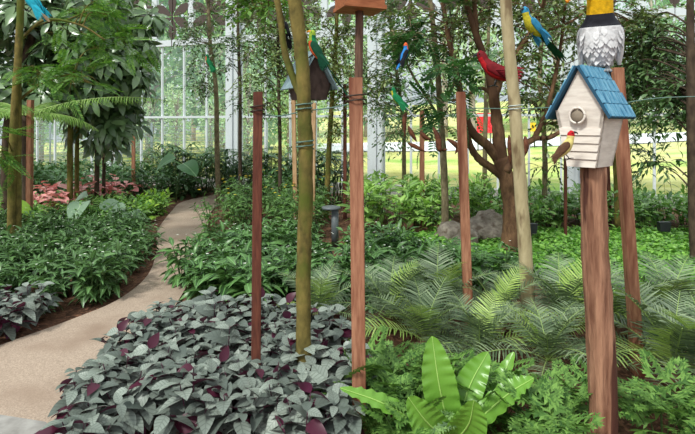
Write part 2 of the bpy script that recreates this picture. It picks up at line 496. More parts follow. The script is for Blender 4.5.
M['beak_dark'] = plain('dark_beak', S(48, 46, 48), .35)
M['eye'] = plain('glossy_eye', S(12, 12, 14), .1)
M['foot'] = plain('grey_foot', S(150, 152, 156), .5)


def glass_mat():
    m, nt, out = newmat('window_glass'); L = nt.links.new
    tr = N(nt, 'ShaderNodeBsdfTransparent'); tr.inputs[0].default_value = (.86, .93, .93, 1)
    gl = N(nt, 'ShaderNodeBsdfGlossy', i_Roughness=.03); gl.inputs[0].default_value = (.9, .96, 1, 1)
    fr = N(nt, 'ShaderNodeFresnel', i_IOR=1.5)
    a = N(nt, 'ShaderNodeMath', operation='MULTIPLY', i_1=3.2); L(fr.outputs[0], a.inputs[0])
    mx = N(nt, 'ShaderNodeMixShader'); L(a.outputs[0], mx.inputs[0]); L(tr.outputs[0], mx.inputs[1]); L(gl.outputs[0], mx.inputs[2])
    L(mx.outputs[0], out.inputs[0]); return m


def roof_mat():
    m, nt, out = newmat('roof_glass')
    tr = N(nt, 'ShaderNodeBsdfTransparent'); tr.inputs[0].default_value = (.74, .76, .75, 1)
    nt.links.new(tr.outputs[0], out.inputs[0]); return m


M['glass'] = glass_mat(); M['roof_glass'] = roof_mat()

#SETTING
# ================================================================ SETTING
WA, WV = A(-4.77, 13.5, 0), A(10.74, -3.6, 0)          # far glazed wall: line WA + t*WV
WU = nrm(WV); WN = A(-WU[1], WU[0], 0)                 # along / outward (away from camera)
WL = np.linalg.norm(WV)


def terr(X, Y):
    w = np.maximum(0, (X - WA[0]) * WN[0] + (Y - WA[1]) * WN[1])
    k = np.clip(w / 16, 0, 1)
    return .03 * np.clip(X - 3, 0, 40) * k + .022 * np.clip(w - 18, 0, 200) + .05 * np.clip(w - 36, 0, 200) + .05 * np.sin(X * .7) * np.sin(Y * .5) * np.clip(w / 4, 0, 1) - .02


def grid_obj(name, xs, ys, zf, mat):
    X, Y = np.meshgrid(xs, ys); Z = zf(X, Y)
    n, m = X.shape
    i, j = np.meshgrid(np.arange(n - 1), np.arange(m - 1), indexing='ij')
    Q = np.stack([i * m + j, i * m + j + 1, (i + 1) * m + j + 1, (i + 1) * m + j], -1).reshape(-1, 4)
    mb = MB(); mb.add(np.stack([X, Y, Z], -1).reshape(-1, 3), Q, U=np.zeros((n * m, 2)))
    return link(name, mb.mesh(name, mat))


# garden soil (inside), slightly lumpy
def soil(X, Y): return .012 * np.sin(X * 5.1) * np.sin(Y * 4.3) - .012


f = grid_obj('floor', np.linspace(-16, 14, 121), np.linspace(-5, 18, 93), lambda X, Y: np.where((X - WA[0]) * WN[0] + (Y - WA[1]) * WN[1] > .3, -.25, soil(X, Y)), M['soil'])
struct(f); f['label'] = 'brown mulch soil of the garden beds'
lw_ = MB()
uu = np.linspace(-30, 45, 91); ww = np.concatenate([np.linspace(.12, 20, 34), np.linspace(21, 120, 34)])
UU, WW = np.meshgrid(uu, ww)
XX = WA[0] + UU * WU[0] + WW * WN[0]; YY = WA[1] + UU * WU[1] + WW * WN[1]
n_, m_ = XX.shape
i, j = np.meshgrid(np.arange(n_ - 1), np.arange(m_ - 1), indexing='ij')
LQ = np.stack([i * m_ + j, i * m_ + j + 1, (i + 1) * m_ + j + 1, (i + 1) * m_ + j], -1).reshape(-1, 4)
lw_.add(np.stack([XX, YY, terr(XX, YY)], -1).reshape(-1, 3), LQ)
struct(part('lawn', lw_, M['lawn'], None))['label'] = 'sunlit yellow green lawn outside the glass wall'
# road beyond the lawn, following the terrain
rd = MB()
xs = np.linspace(-3.2, 60, 64)
rows = []
for q in np.linspace(0, 1, 7):
    y0 = 29.5 + 9.5 * q
    rows.append(np.stack([xs, np.full_like(xs, y0), terr(xs, np.full_like(xs, y0)) + .05], -1))
R_ = np.array(rows); n_, m_ = R_.shape[:2]
i, j = np.meshgrid(np.arange(n_ - 1), np.arange(m_ - 1), indexing='ij')
rd.add(R_.reshape(-1, 3), np.stack([i * m_ + j, i * m_ + j + 1, (i + 1) * m_ + j + 1, (i + 1) * m_ + j], -1).reshape(-1, 4))
struct(part('road', rd, M['road'], None))['label'] = 'pale grey road beyond the lawn'

# curving path: slab with thickness
PL = [(-3.3, 2.0), (-2.85, 2.9), (-2.5, 3.62), (-2.24, 4.12), (-2.08, 4.6), (-2.12, 5.35), (-2.44, 6.42), (-2.87, 7.6), (-3.23, 9.2), (-3.4, 10.4), (-3.0, 11.6)]
PR = [(-1.5, 1.6), (-1.58, 2.6), (-1.5, 3.2), (-1.48, 4.0), (-1.55, 4.7), (-1.66, 5.35), (-1.9, 6.42), (-2.2, 7.9), (-2.5, 9.2), (-2.5, 10.2), (-1.6, 10.9)]
a_ = resample([(*p, 0) for p in PL], 60); b_ = resample([(*p, 0) for p in PR], 60)
pm = MB()
top = np.concatenate([a_ + A(0, 0, .015), b_ + A(0, 0, .015), a_ - A(0, 0, .05), b_ - A(0, 0, .05)])
k = np.arange(59)
pm.add(top, np.concatenate([np.stack([k, 60 + k, 61 + k, k + 1], -1), np.stack([120 + k, k, k + 1, 121 + k], -1), np.stack([60 + k, 180 + k, 181 + k, 61 + k], -1)]))
o = struct(part('path', pm, M['path'], None, smooth=False)); o['label'] = 'beige aggregate garden path curving to the left'
pv = MB()
pp = [(-3.2, 1.2), (-1.25, 1.2), (-1.47, 2.55), (-1.6, 2.66), (-1.95, 2.74), (-3.4, 2.62)]
prism(pv, [(x, y, .016) for x, y in pp], (0, 0, .012))
o = struct(part('paver', pv, M['paver'], None, smooth=False)); o['label'] = 'grey stone paving slab at the near end of the path'

# ceiling: unseen glazed roof, added with a tint to dim the daylight inside
cm = MB()
cz = 6.4
q0 = WA + WU * -12; q1 = WA + WU * 22
prism(cm, [(q0[0], q0[1], cz), (q0[0] - 2, -7, cz), (q1[0] + 2, -7, cz), (q1[0], q1[1], cz)], (0, 0, .02))
o = struct(part('ceiling', cm, M['roof_glass'], None, smooth=False)); o['label'] = 'unseen conservatory glass roof, added and tinted to dim the daylight'

# far wall: kerb, columns, glazed bays
def wp(t_m, off, z): return WA + WU * t_m + WN * off + A(0, 0, z)


Rw = np.column_stack([WU, WN, A(0, 0, 1)])
kb = MB(); box(kb, wp(5, 0, .1), (34, .18, .24), Rw)
struct(part('wall_back', kb, M['curb'], None, smooth=False))['label'] = 'low concrete kerb under the glass wall'
cols = [t * WL for t in (-.83, -.495, -.16, .178, .508, .872, 1.2)]
for n_c, cm_ in enumerate(cols):
    mb = MB(); box(mb, wp(cm_, -.12, 3.1), (.34 if n_c != 5 else .26, .2, 6.4), Rw)
    box(mb, wp(cm_, -.24, 3.1), (.1, .06, 6.3), Rw)
    o = struct(part('trim_%d' % (n_c + 1), mb, M['white_frame'], None, smooth=False)); o['label'] = 'white steel column of the glass wall'
for b in range(len(cols) - 1):
    u0, u1 = cols[b] + .17, cols[b + 1] - .17
    w = struct(link('window_%d' % (b + 1), None, None, wp((u0 + u1) / 2, 0, .2))); base = wp((u0 + u1) / 2, 0, .2)
    fr = MB()
    for z, hh in ((1.81, .055), (3.79, .16), (6.2, .12)): box(fr, wp((u0 + u1) / 2, -.02, z) - base, (u1 - u0, .1, hh), Rw)
    nm = max(2, round((u1 - u0) / .68))
    for q in range(0, nm + 1): box(fr, wp(u0 + (u1 - u0) * q / nm, 0, 2.0) - base, (.045, .06, 3.6), Rw)
    for q in range(0, 4): box(fr, wp(u0 + (u1 - u0) * q / 3, 0, 5.0) - base, (.16, .1, 2.5), Rw)
    part('frame', fr, M['white_frame'], w, smooth=False)
    gp = MB(); g0, g1 = wp(u0, .01, .2) - base, wp(u1, .01, .2) - base
    gp.add([g0, g1, g1 + A(0, 0, 6), g0 + A(0, 0, 6)], [[0, 1, 2, 3]])
    part('pane', gp, M['glass'], w, smooth=False)
    # brown flower-shaped screens in the upper lights
    for q in range(3):
        sc = MB(); uc = u0 + (u1 - u0) * (q + .5) / 3; c0 = wp(uc, -.05, 4.5) - base; wd = (u1 - u0) / 6 - .12
        for kk in range(6):
            a = kk * PI / 3
            Lr = wd * 1.4
            d = WU * math.sin(a) + A(0, 0, math.cos(a)); s = WU * math.cos(a) - A(0, 0, math.sin(a))
            po = [c0 + d * (Lr * x) + s * (Lr * .2 * y) for x, y in ((.06, 0), (.3, .7), (.6, 1), (.85, .6), (1.0, 0), (.85, -.6), (.6, -1), (.3, -.7))]
            prism(sc, po, WN * .02)
        box(sc, c0, (.03, .04, 1.6), Rw)
        part('flower_screen', sc, M['petal_screen'], w, smooth=False, label='brown flower shaped screen in the upper light')

# ---- outside: fence, boards, trees
fe = thing('wire_fence', 'grey wire mesh fence outside the glass at the left, before the woods', 'fence')
fw = MB()
f0, f1 = A(-13, 19.0, 0), A(-2.6, 16.2, 0)
fu = nrm(f1 - f0); fl = np.linalg.norm(f1 - f0)
for z in np.linspace(.12, 1.55, 13): tube(fw, [f0 + A(0, 0, z), f1 + A(0, 0, z)], .008, 4)
for q in np.linspace(0, fl, 44): tube(fw, [f0 + fu * q + A(0, 0, .1), f0 + fu * q + A(0, 0, 1.56)], .005, 4)
part('mesh_panel', fw, M['fence'], fe)
for q in np.linspace(0, fl, 6):
    mb = MB(); p = f0 + fu * q; tube(mb, [p + A(0, 0, -.1), p + A(0, 0, 1.68)], .035, 6); part('post', mb, M['fence'], fe)


def board(label, px, py, d, w, h, mat):
    c = P(px, py, d); z0 = float(terr(c[0], c[1]))
    t = thing('sign_board', label, 'sign', (c[0], c[1], z0))
    mb = MB(); box(mb, (0, 0, c[2] - z0), (w, .06, h)); part('panel', mb, mat, t, False)
    for sx in (-1, 1):
        mb = MB(); tube(mb, [(sx * w * .4, .06, -.05), (sx * w * .4, .06, c[2] - z0 + h / 2)], .04, 6); part('post', mb, M['lamp'], t)


board('red board by the road beyond the lawn', 484.5, 123, 29, .9, 1.15, M['red'])
board('small yellow board by the road beyond the lawn', 532.5, 127, 29, .34, .5, M['yellow'])


def forest_tree(nl, h, cr, ls, mat, bark, low=.25):
    fo, tk = MB(), MB()
    tp = resample([(0, 0, -.3), (rng.normal() * .1, rng.normal() * .1, h * .4), (rng.normal() * .3, rng.normal() * .3, h * .9)], 8)
    tube(tk, tp, [h * .018, h * .006], 7)
    pos = []
    nb = 26
    for q in range(nb):
        z = h * (low + (1 - low) * (q + .5) / nb); u = (z / h - low) / (1 - low)
        rr = cr * math.sin(PI * (.12 + .8 * u)) ** .7
        a = q * 2.4; c = A(math.cos(a) * rr * rng.uniform(.25, .9), math.sin(a) * rr * rng.uniform(.25, .9), z)
        tube(tk, resample([A(0, 0, z * .75), c * A(.5, .5, 1) - A(0, 0, z * .06), c], 5), [h * .005, h * .0015], 4)
        v = rng.normal(size=(nl // nb, 3)); v = nrm(v) * rng.uniform(.3, 1, (len(v), 1)) ** .5
        pos.append(c + v * A(cr * .42, cr * .42, cr * .34))
    pos = np.concatenate(pos)
    scatter(fo, L_EL2, pos, rdir(len(pos), -1.0, .4), A(0, 0, 1) + rng.normal(size=(len(pos), 3)) * .5, ls * rng.uniform(.6, 1.2, len(pos)), 1.3)
    return [('trunk', tk.mesh('trunk', bark)), ('foliage', fo.mesh('foliage', mat))]


def place(protos, name, label, cat, group, loc, a=0, s=1.0):
    r = thing(name, label, cat, loc, (0, 0, a), group, s)
    for nm, me in protos: link(nm, me, r)
    return r


FT = [forest_tree(1300, 1.0 * hh, cr, ls, mm, M['grey_trunk'], lo) for hh, cr, ls, mm, lo in
      ((13, 3.4, .55, M['forest1'], .12), (15, 3.2, .5, M['forest2'], .2), (14, 3.8, .6, M['forest3'], .1), (12, 3, .45, M['forest2'], .08))]
kinds = ['mid green', 'pale green tall', 'dark green broad', 'pale green low']
spots = [(x + rng.uniform(-1.2, 1.2), 46 + rng.uniform(-2, 7)) for x in np.linspace(-30, 42, 22)]
for q, (x, y) in enumerate(spots):
    v = int(rng.integers(0, 4)); v = (q * 3 + v) % 4
    place(FT[v], 'forest_tree', '%s forest tree standing beyond the road' % kinds[v], 'tree', 'trees beyond the road, ' + kinds[v], (x, y, float(terr(x, y))), rng.uniform(0, 6), rng.uniform(.95, 1.3))
spots = [(-17, 24), (-13.5, 22), (-10.8, 25), (-8.6, 21.6), (-6.6, 24), (-4.6, 21.8), (-2.4, 25), (-12, 29), (-7.5, 30), (-3.5, 30), (-15.5, 28), (-19, 21), (0.6, 44)]
for q, (x, y) in enumerate(spots):
    v = (q * 3 + 1) % 4
    place(FT[v], 'forest_tree', '%s woodland tree close behind the wire fence' % kinds[v], 'tree', 'woodland trees behind the fence, ' + kinds[v], (x, y, float(terr(x, y))), rng.uniform(0, 6), rng.uniform(.62, .9))

for q, (x, y) in enumerate([(-12.5, 20.4), (-11, 20), (-9.4, 19.6), (-7.9, 19.2), (-6.4, 18.8), (-5, 18.4), (-3.6, 18.2), (-10.2, 21.5), (-7.2, 21), (-4.4, 20), (-2.2, 18.6), (-1.4, 21)]):
    place(FT[(1, 3)[q % 2]], 'undergrowth_bush', 'pale green undergrowth right behind the wire fence', 'bush', 'undergrowth behind the fence', (x, y, float(terr(x, y))), rng.uniform(0, 6), rng.uniform(.17, .26))

#BEDS
# ================================================================ BEDS
def inpoly(p, poly):
    x, y = p; c = False; n = len(poly)
    for i in range(n):
        x1, y1 = poly[i]; x2, y2 = poly[i - 1]
        if (y1 > y) != (y2 > y) and x < (x2 - x1) * (y - y1) / (y2 - y1) + x1: c = not c
    return c


def fill(poly, sp, jit=.3):
    xs = [p[0] for p in poly]; ys = [p[1] for p in poly]
    out = []; row = 0; y = min(ys)
    while y < max(ys):
        x = min(xs) + (row % 2) * sp / 2
        while x < max(xs):
            p = (x + rng.uniform(-jit, jit) * sp, y + rng.uniform(-jit, jit) * sp)
            if inpoly(p, poly): out.append(p)
            x += sp
        y += sp * .87; row += 1
    return out


def protos(n, fn): return [fn() for _ in range(n)]


def two(fo, st, fm, sm, extra=None):
    r = [('foliage', fo.mesh('foliage', fm)), ('stem', st.mesh('stem', sm))]
    if extra: r += extra
    return r


def bed(pts, prs, name, labelf, cat, groupf, s=(.85, 1.15)):
    for q, (x, y) in enumerate(pts):
        lab, grp = (labelf(x, y), groupf(x, y))
        place(prs[q % len(prs)], name, lab, cat, grp, (x, y, 0), rng.uniform(0, 2 * PI), rng.uniform(*s))


# --- silver-leaved purple plants, front bed
def coleus():
    fo, st = bush(7, .32, .17, 5, .158, L_OV, (-.4, .35), 1.0, .3, .34, True, .004, .4)
    return two(fo, st, M['coleus'], M['coleus_stem'])


CO = protos(5, coleus)
poly = [(-1.45, 2.3), (-1.42, 2.75), (-1.46, 3.3), (-1.42, 3.75), (-1.1, 3.95), (-.5, 3.85), (-.1, 3.6), (.02, 3.3), (.08, 2.9), (.02, 2.3)]


def zone_c(x, y):
    if x < -1.0: return 'along the path'
    if y > 3.25: return 'at the back of the front bed'
    if x > -.45: return 'beside the brown stake in front'
    return 'in the middle of the front bed'


bed(fill(poly, .25), CO, 'persian_shield', lambda x, y: 'silvery purple-veined leafy plant growing ' + zone_c(x, y), 'plant', lambda x, y: 'silver-leaved plants ' + zone_c(x, y), (.85, 1.1))
# a few at the far left edge beside the path
for x, y in ((-2.72, 3.55), (-2.55, 3.8), (-2.95, 3.75), (-2.8, 4.0), (-2.55, 4.05), (-3.1, 4.0)):
    place(CO[int(rng.integers(0, 5))], 'persian_shield', 'silvery leafy plant at the left edge of the picture, across the path', 'plant', 'silver-leaved plants across the path', (x, y, 0), rng.uniform(0, 6), .95)


# --- dark green bedding across the path
def bedding(h=.42, tpl=L_LA, ll=.165, mat='bed', nst=10, nl=10, lw=.95, fl='white_flower', sp=.17):
    fo, st = bush(nst, h, sp, nl, ll, tpl, (-.25, .65), lw, .15, .25)
    ex = None
    if fl:
        fm = MB(); k = 2
        top = np.stack([rng.normal(size=k) * sp * .6, rng.normal(size=k) * sp * .6, h * rng.uniform(.9, 1.05, k)], -1)
        ex = []
        for p in top:
            fm = MB(); a = np.arange(5) * 2 * PI / 5
            scatter(fm, L_EL2, np.tile(p, (5, 1)), np.stack([np.cos(a), np.sin(a), a * 0 + .4], -1), A(0, 0, 1), .014 if fl == 'white_flower' else .03, 1.6)
            ex.append(('flower', fm.mesh('flower', M[fl])))
    return two(fo, st, M[mat], M['stem'], ex)


BE = protos(5, bedding)
poly = [(-3.15, 4.15), (-2.3, 4.3), (-2.15, 4.75), (-2.2, 5.4), (-2.5, 6.4), (-2.9, 7.3), (-5.2, 7.3), (-5.0, 6.0), (-4.2, 4.7)]


def zone_l(x, y):
    if y < 4.9: return 'in the front rows beside the path'
    if x < -3.6: return 'on the far left under the trees'
    return 'in the middle of the left bed'


bed(fill(poly, .30), BE, 'bedding_plant', lambda x, y: 'dark green narrow-leaved bedding plant ' + zone_l(x, y), 'plant', lambda x, y: 'green bedding plants ' + zone_l(x, y))
LI = protos(4, lambda: bedding(.38, L_EL, .13, 'hedge', 9, 8, 1.0, None))
poly = [(-2.9, 7.3), (-3.3, 9.3), (-6.3, 9.6), (-5.6, 7.3)]
bed(fill(poly, .36), LI, 'bedding_plant', lambda x, y: 'light green broad-leaved plant at the back of the left bed', 'plant', lambda x, y: 'light green plants behind the left bed')
# --- lime rosettes at the path bend
LM = protos(2, lambda: two(*bush(5, .38, .14, 6, .2, L_EL, (.3, 1.0), .9, .1, .2), M['lime'], M['stem']))
for px, py in ((150, 222), (160, 214), (143, 216), (166, 208), (136, 224), (152, 209)):
    place(LM[int(rng.integers(0, 2))], 'lime_plant', 'bright lime green leafy plant at the bend of the path', 'plant', 'lime green plants at the bend of the path', G(px, py), rng.uniform(0, 6), .9)
# pink leaves under the umbrella trees
PK = protos(3, lambda: two(*bush(6, .6, .34, 4, .26, L_RO, (-.1, .5), .8, .45, .3), M['pink'], M['stem']))
for px, py, d in ((38, 180, 8.6), (52, 182, 8.3), (66, 180, 8.8), (82, 184, 9.2), (97, 182, 9.4), (120, 186, 9.8)):
    p = P(px, py, d); place(PK[int(rng.integers(0, 3))], 'pink_caladium', 'pink leaved plant under the umbrella trees', 'plant', 'pink leaved plants under the umbrella trees', (p[0], p[1], 0), rng.uniform(0, 6), 1.0)


def bigleaf(name, label, px, py, d, L, mat, n=3, w=1.0, cat='plant'):
    p = P(px, py, d); t = thing(name, label, cat, (p[0], p[1], 0)); hh = p[2]
    for q in range(n):
        a = q * 2 * PI / n + rng.uniform(-.4, .4) + 2.6
        st = MB(); e = A(math.cos(a) * .16 * (q > 0), math.sin(a) * .16 * (q > 0), hh * (1 - .12 * q)); c = resample([A(0, 0, 0), e * A(.4, .4, .6), e], 6)
        tube(st, c, [.012, .007], 6); so = part('leaf_stalk', st, M['stem'], t)
        lf = MB(); scatter(lf, L_RO, [e], A(math.cos(a), math.sin(a) - .5, -.25), A(0, -.5, 1), L, w); part('leaf', lf, M[mat], t)
    return t


bigleaf('elephant_ear', 'plant with one large round dark leaf in front of the back hedge', 176, 158, 10.4, .5, 'bigleaf', 2, 1.0)
bigleaf('elephant_ear', 'plant with broad grey-green leaves below the pink plants', 88, 196, 7.6, .5, 'greyleaf', 3, .7)
bigleaf('elephant_ear', 'low broad grey-green leaf beside the path bend', 126, 207, 7.3, .42, 'greyleaf', 2, .7)
bigleaf('elephant_ear', 'bright round leaves at the left edge behind the twin trunks', -4, 193, 6.6, .36, 'lime', 3, .8)


# --- middle bed right of the path
MI = protos(5, lambda: bedding(.40, L_LA, .20, 'mid', 9, 9, 1.0, 'white_flower', .18))
poly = [(-1.62, 4.55), (-1.3, 4.2), (-.6, 4.2), (.2, 4.3), (.9, 4.45), (1.8, 4.6), (1.9, 5.1), (.9, 5.5), (.3, 6.2), (-.5, 6.5), (-1.6, 6.4), (-1.75, 5.5)]


def zone_m(x, y):
    if x < -.85: return 'at the right edge of the path'
    if x < .2: return 'behind the two front stakes'
    return 'between the cycads and the bright ground cover'


bed([p for p in fill(poly, .32) if not (-.047 < p[0] / p[1] < .0 and p[1] > 5.0)], MI, 'peace_lily', lambda x, y: 'dark glossy broad-leaved plant ' + zone_m(x, y), 'plant', lambda x, y: 'glossy broad-leaved plants ' + zone_m(x, y))
# --- flowering shrubs behind it
FB = protos(4, lambda: bedding(.72, L_EL, .15, 'flowerbush', 14, 11, .7, 'yellow_flower', .36))
poly = [(-1.9, 6.7), (-.25, 6.7), (-.1, 7.6), (-.2, 8.8), (-1.3, 9.3), (-2.4, 9.6), (-2.1, 8)]
bed(fill(poly, .58), FB, 'flowering_shrub', lambda x, y: 'leafy green shrub with a few yellow flowers right of the path', 'shrub', lambda x, y: 'yellow-flowered shrubs right of the path', (.85, 1.1))
# --- ginger row
GI = protos(4, lambda: two(*bush(8, .78, .24, 8, .27, L_LA3, (.1, .75), 1.2, .15, .3, False, .006, .3), M['ginger'], M['stem']))
pts = [(x, y) for x, y in fill([(.1, 7.0), (1.65, 7.4), (2.5, 8.2), (2.3, 9.5), (.2, 9.6), (-.05, 8)], .5)]
bed(pts, GI, 'ginger_plant', lambda x, y: 'tall light green ginger plant on bare mulch ' + ('behind the rocks' if x > 1.2 else 'right of the bollard lamp'), 'plant', lambda x, y: 'ginger plants ' + ('behind the rocks' if x > 1.2 else 'right of the bollard lamp'), (.8, 1.05))
# --- hedge on the right under the wall
HE = protos(4, lambda: two(*bush(8, .55, .22, 8, .2, L_EL, (-.1, .8), .9, .2, .3), M['hedge'], M['stem']))
poly = [(2.1, 7.3), (6.2, 7.3), (6.9, 8.6), (2.6, 8.9)]


def zone_h(x, y): return 'behind the multi-stemmed tree' if x < 3.2 else ('behind the white birdhouse' if x < 4.4 else 'in the hedge at the right edge')


bed(fill(poly, .42), HE, 'hedge_plant', lambda x, y: 'broad-leaved green plant ' + zone_h(x, y), 'plant', lambda x, y: 'hedge plants ' + zone_h(x, y))
# --- back hedge at the end of the path and fan palms
BH = protos(4, lambda: two(*bush(11, .75, .34, 9, .19, L_EL, (-.2, .7), .9, .1, .3), M['backhedge'], M['stem']))
poly = [(-8.6, 11.2), (-5.6, 10.2), (-3.3, 10.8), (-1.9, 10.7), (-1.7, 9.6), (-.3, 9.4), (-.3, 11), (-2, 11.9), (-5.8, 12.9), (-9, 13.6)]


def zone_b(x, y): return 'at the far end of the path' if x < -2.2 else 'behind the yellow-flowered shrubs'


bed(fill(poly, .52), BH, 'back_hedge_shrub', lambda x, y: 'dense dark green shrub ' + zone_b(x, y), 'shrub', lambda x, y: 'dark shrubs ' + zone_b(x, y))


def rhapis():
    fo, st = MB(), MB()
    for q in range(11):
        a = q * 2.4; r = .3 * math.sqrt(q / 11); hh = rng.uniform(.6, 1.15)
        e = A(math.cos(a) * r * 1.4, math.sin(a) * r * 1.4, hh); tube(st, resample([A(math.cos(a) * r * .5, math.sin(a) * r * .5, 0), e * A(.8, .8, .6), e], 6), [.012, .006], 5)
        out = A(math.cos(a), math.sin(a), .6)
        s = nrm(np.cross(out, A(0, 0, 1))); k = 10
        th = np.linspace(-1.5, 1.5, k)
        d = np.cos(th)[:, None] * nrm(out) + np.sin(th)[:, None] * s + A(0, 0, .05)
        scatter(fo, L_ST, np.tile(e, (k, 1)), d, A(0, 0, 1), rng.uniform(.3, .42, k), 1.1)
    return two(fo, st, M['rhapis'], M['stem'])


RH = protos(3, rhapis)
for px, py, d in ((176, 168, 11.6), (190, 170, 11.8), (206, 172, 11.9), (222, 170, 11.4), (160, 175, 12.3), (252, 168, 10.8), (270, 170, 10.4), (286, 172, 10.6), (318, 168, 9.6), (330, 168, 9.9), (340, 172, 10.2), (302, 172, 10.4), (236, 172, 11.2)):
    p = P(px, py, d)
    w_ = 'at the far end of the path' if px < 230 else ('behind the mossy trunk' if px < 310 else 'behind the brown stake at the centre')
    place(RH[int(rng.integers(0, 3))], 'fan_palm', 'clumping fan palm with narrow dark fingers ' + w_, 'palm', 'fan palms ' + w_, (p[0], p[1], 0), rng.uniform(0, 6), rng.uniform(.85, 1.05))

# --- bright ground cover
poly = [(-.1, 6.45), (.95, 5.55), (1.95, 5.1), (1.9, 4.45), (2.6, 4.2), (3.4, 3.0), (5.6, 3.0), (6.6, 7.4), (2.4, 7.35), (1.4, 7.3), (.5, 6.9)]
pts = np.array([p for p in np.stack([rng.uniform(-.1, 6.6, 84000), rng.uniform(3.0, 7.4, 84000)], -1) if inpoly(p, poly)])
gc = MB(); k = len(pts)
z = .03 + .07 * rng.random(k) + .03 * np.sin(pts[:, 0] * 7) * np.sin(pts[:, 1] * 6)
scatter(gc, L_EL2, np.column_stack([pts, z]), rdir(k, -.1, .75), A(0, 0, 1) + rng.normal(size=(k, 3)) * .35, rng.uniform(.055, .09, k), 1.1)
o = part('ground_cover', gc, M['ground'], None); tag(o, 'low bright green leafy ground cover in front of the hedge', 'ground cover', None, 'stuff')

# --- cycads
CYF = []
for e0, e1, L in ((1.25, .25, .62), (1.0, -.15, .66), (.7, -.45, .66), (1.4, .6, .55), (.45, -.5, .6)):
    lf, ra = frond_mb(L, e0, e1, 27, .18, .4, .35, .05)
    CYF.append((lf.mesh('frond', M['cycad']), lf.mesh('frond', M['cycad_new']), ra.mesh('rachis', M['rachis'])))


def cycad(px, py, d, label, n=15, s=1.0, new=2):
    p = P(px, py, d); t = thing('cycad', label, 'cycad', (p[0], p[1], 0), (0, 0, rng.uniform(0, 6)), 'cycads in the front bed')
    tk = MB(); tube(tk, [(0, 0, -.02), (0, 0, .05), (0, 0, .10)], [.06, .075, .04], 10); part('trunk', tk, M['bark'], t)
    for q in range(n):
        v = (3, 0, 1, 2, 4)[min(4, q * 5 // n)]; isnew = q < 1 or (q == n - 3)
        fo = link('frond', CYF[v][1 if isnew else 0], t, (0, 0, .09), (rng.normal() * .06, rng.normal() * .1, q * 2.4 + rng.normal() * .15), s * rng.uniform(.85, 1.12))
        link('rachis', CYF[v][2], fo)


for px, d, lab, s in ((318, 4.0, 'grey-green cycad between the mossy trunk and the centre stake', .8), (388, 3.95, 'grey-green cycad just right of the centre stake', .95), (438, 4.1, 'grey-green cycad below the leaning timber stake', 1.0),
                      (497, 3.85, 'grey-green cycad below the pale trunk', .85), (562, 3.9, 'grey-green cycad between pale trunk and birdhouse post', 1.0), (548, 3.2, 'low grey-green cycad left of the birdhouse post', .85),
                      (672, 3.1, 'large grey-green cycad right of the birdhouse post', 1.05), (712, 3.0, 'grey-green cycad cut off by the right edge', 1.0), (668, 3.9, 'grey-green cycad behind the right stake', .95), (425, 3.5, 'grey-green cycad behind the bird\'s nest fern', .9), (610, 3.75, 'grey-green cycad directly behind the birdhouse post', .95), (480, 3.35, 'grey-green cycad with dark drooping fronds behind the right fern frond', .85)):
    cycad(px, 300, d, lab, 13, s)


# --- lacy low plants
def lacy():
    fo, st = bush(6, .28, .16, 4, .22, L_LACY, (-.1, .5), 1.0, .3, .25, False, .003, .2)
    return two(fo, st, M['lacy'], M['stem'])


LC = protos(4, lacy)


def zone_y(x, y): return 'right of the bird\'s nest fern' if x > .78 else ('around the foot of the centre stake' if x < .35 else 'behind the bird\'s nest fern')


poly = [(.1, 2.3), (.1, 3.15), (.4, 3.1), (.75, 2.85), (1.5, 2.75), (1.9, 2.6), (2.0, 2.25)]
pl = [p for p in fill(poly, .26) if not ((p[0] - .53) ** 2 + (p[1] - 2.45) ** 2 < .045) and not (abs(p[0] / p[1] - .512) < .085 and p[1] < 2.7)]
bed(pl, LC, 'lacy_plant', lambda x, y: 'low green plant with finely cut leaves ' + zone_y(x, y), 'plant', lambda x, y: 'cut-leaf plants ' + zone_y(x, y))

# --- bird's nest fern
nf = thing('birds_nest_fern', 'bright green bird\'s nest fern with wavy strap fronds at the bottom', 'fern', G(452, 448))
nb = np.array(nf.location)


def nest_frond(tip, bulge, w, nrmv, waves=9, amp=.012):
    tip = np.asarray(tip) - nb; c = resample([A(0, 0, .02), tip * .5 + np.asarray(bulge), tip], 30)
    T = nrm(np.gradient(c, axis=0)); X = nrm(np.cross(T, np.asarray(nrmv, float))); Nn = np.cross(X, T)
    t = np.linspace(0, 1, 30); ww = w * np.clip(np.sin(PI * np.clip(t * .86 + .12, 0, 1)), 0.02, 1) ** .65; ww[-1] = .004
    us = np.linspace(-1, 1, 9); V, U = [], []
    ph = rng.uniform(0, 6)
    for k in range(30):
        for u in us:
            wav = amp * abs(u) ** 1.5 * math.sin(waves * 2 * PI * t[k] + ph + (1.3 if u > 0 else 0)) * min(1, (1 - t[k]) * 5)
            V.append(c[k] + X[k] * u * ww[k] + Nn[k] * (.22 * ww[k] * u * u + wav)); U.append((.5 + u * .4, t[k]))
    i, j = np.meshgrid(np.arange(29), np.arange(8), indexing='ij')
    Q = np.stack([i * 9 + j, i * 9 + j + 1, (i + 1) * 9 + j + 1, (i + 1) * 9 + j], -1).reshape(-1, 4)
    mb = MB(); mb.add(V, Q, None, U); o = part('frond', mb, M['nest'], nf)
    rb = MB(); tube(rb, c + Nn * .002, [.006, .0015], 5); part('midrib', rb, M['nest_rib'], o)


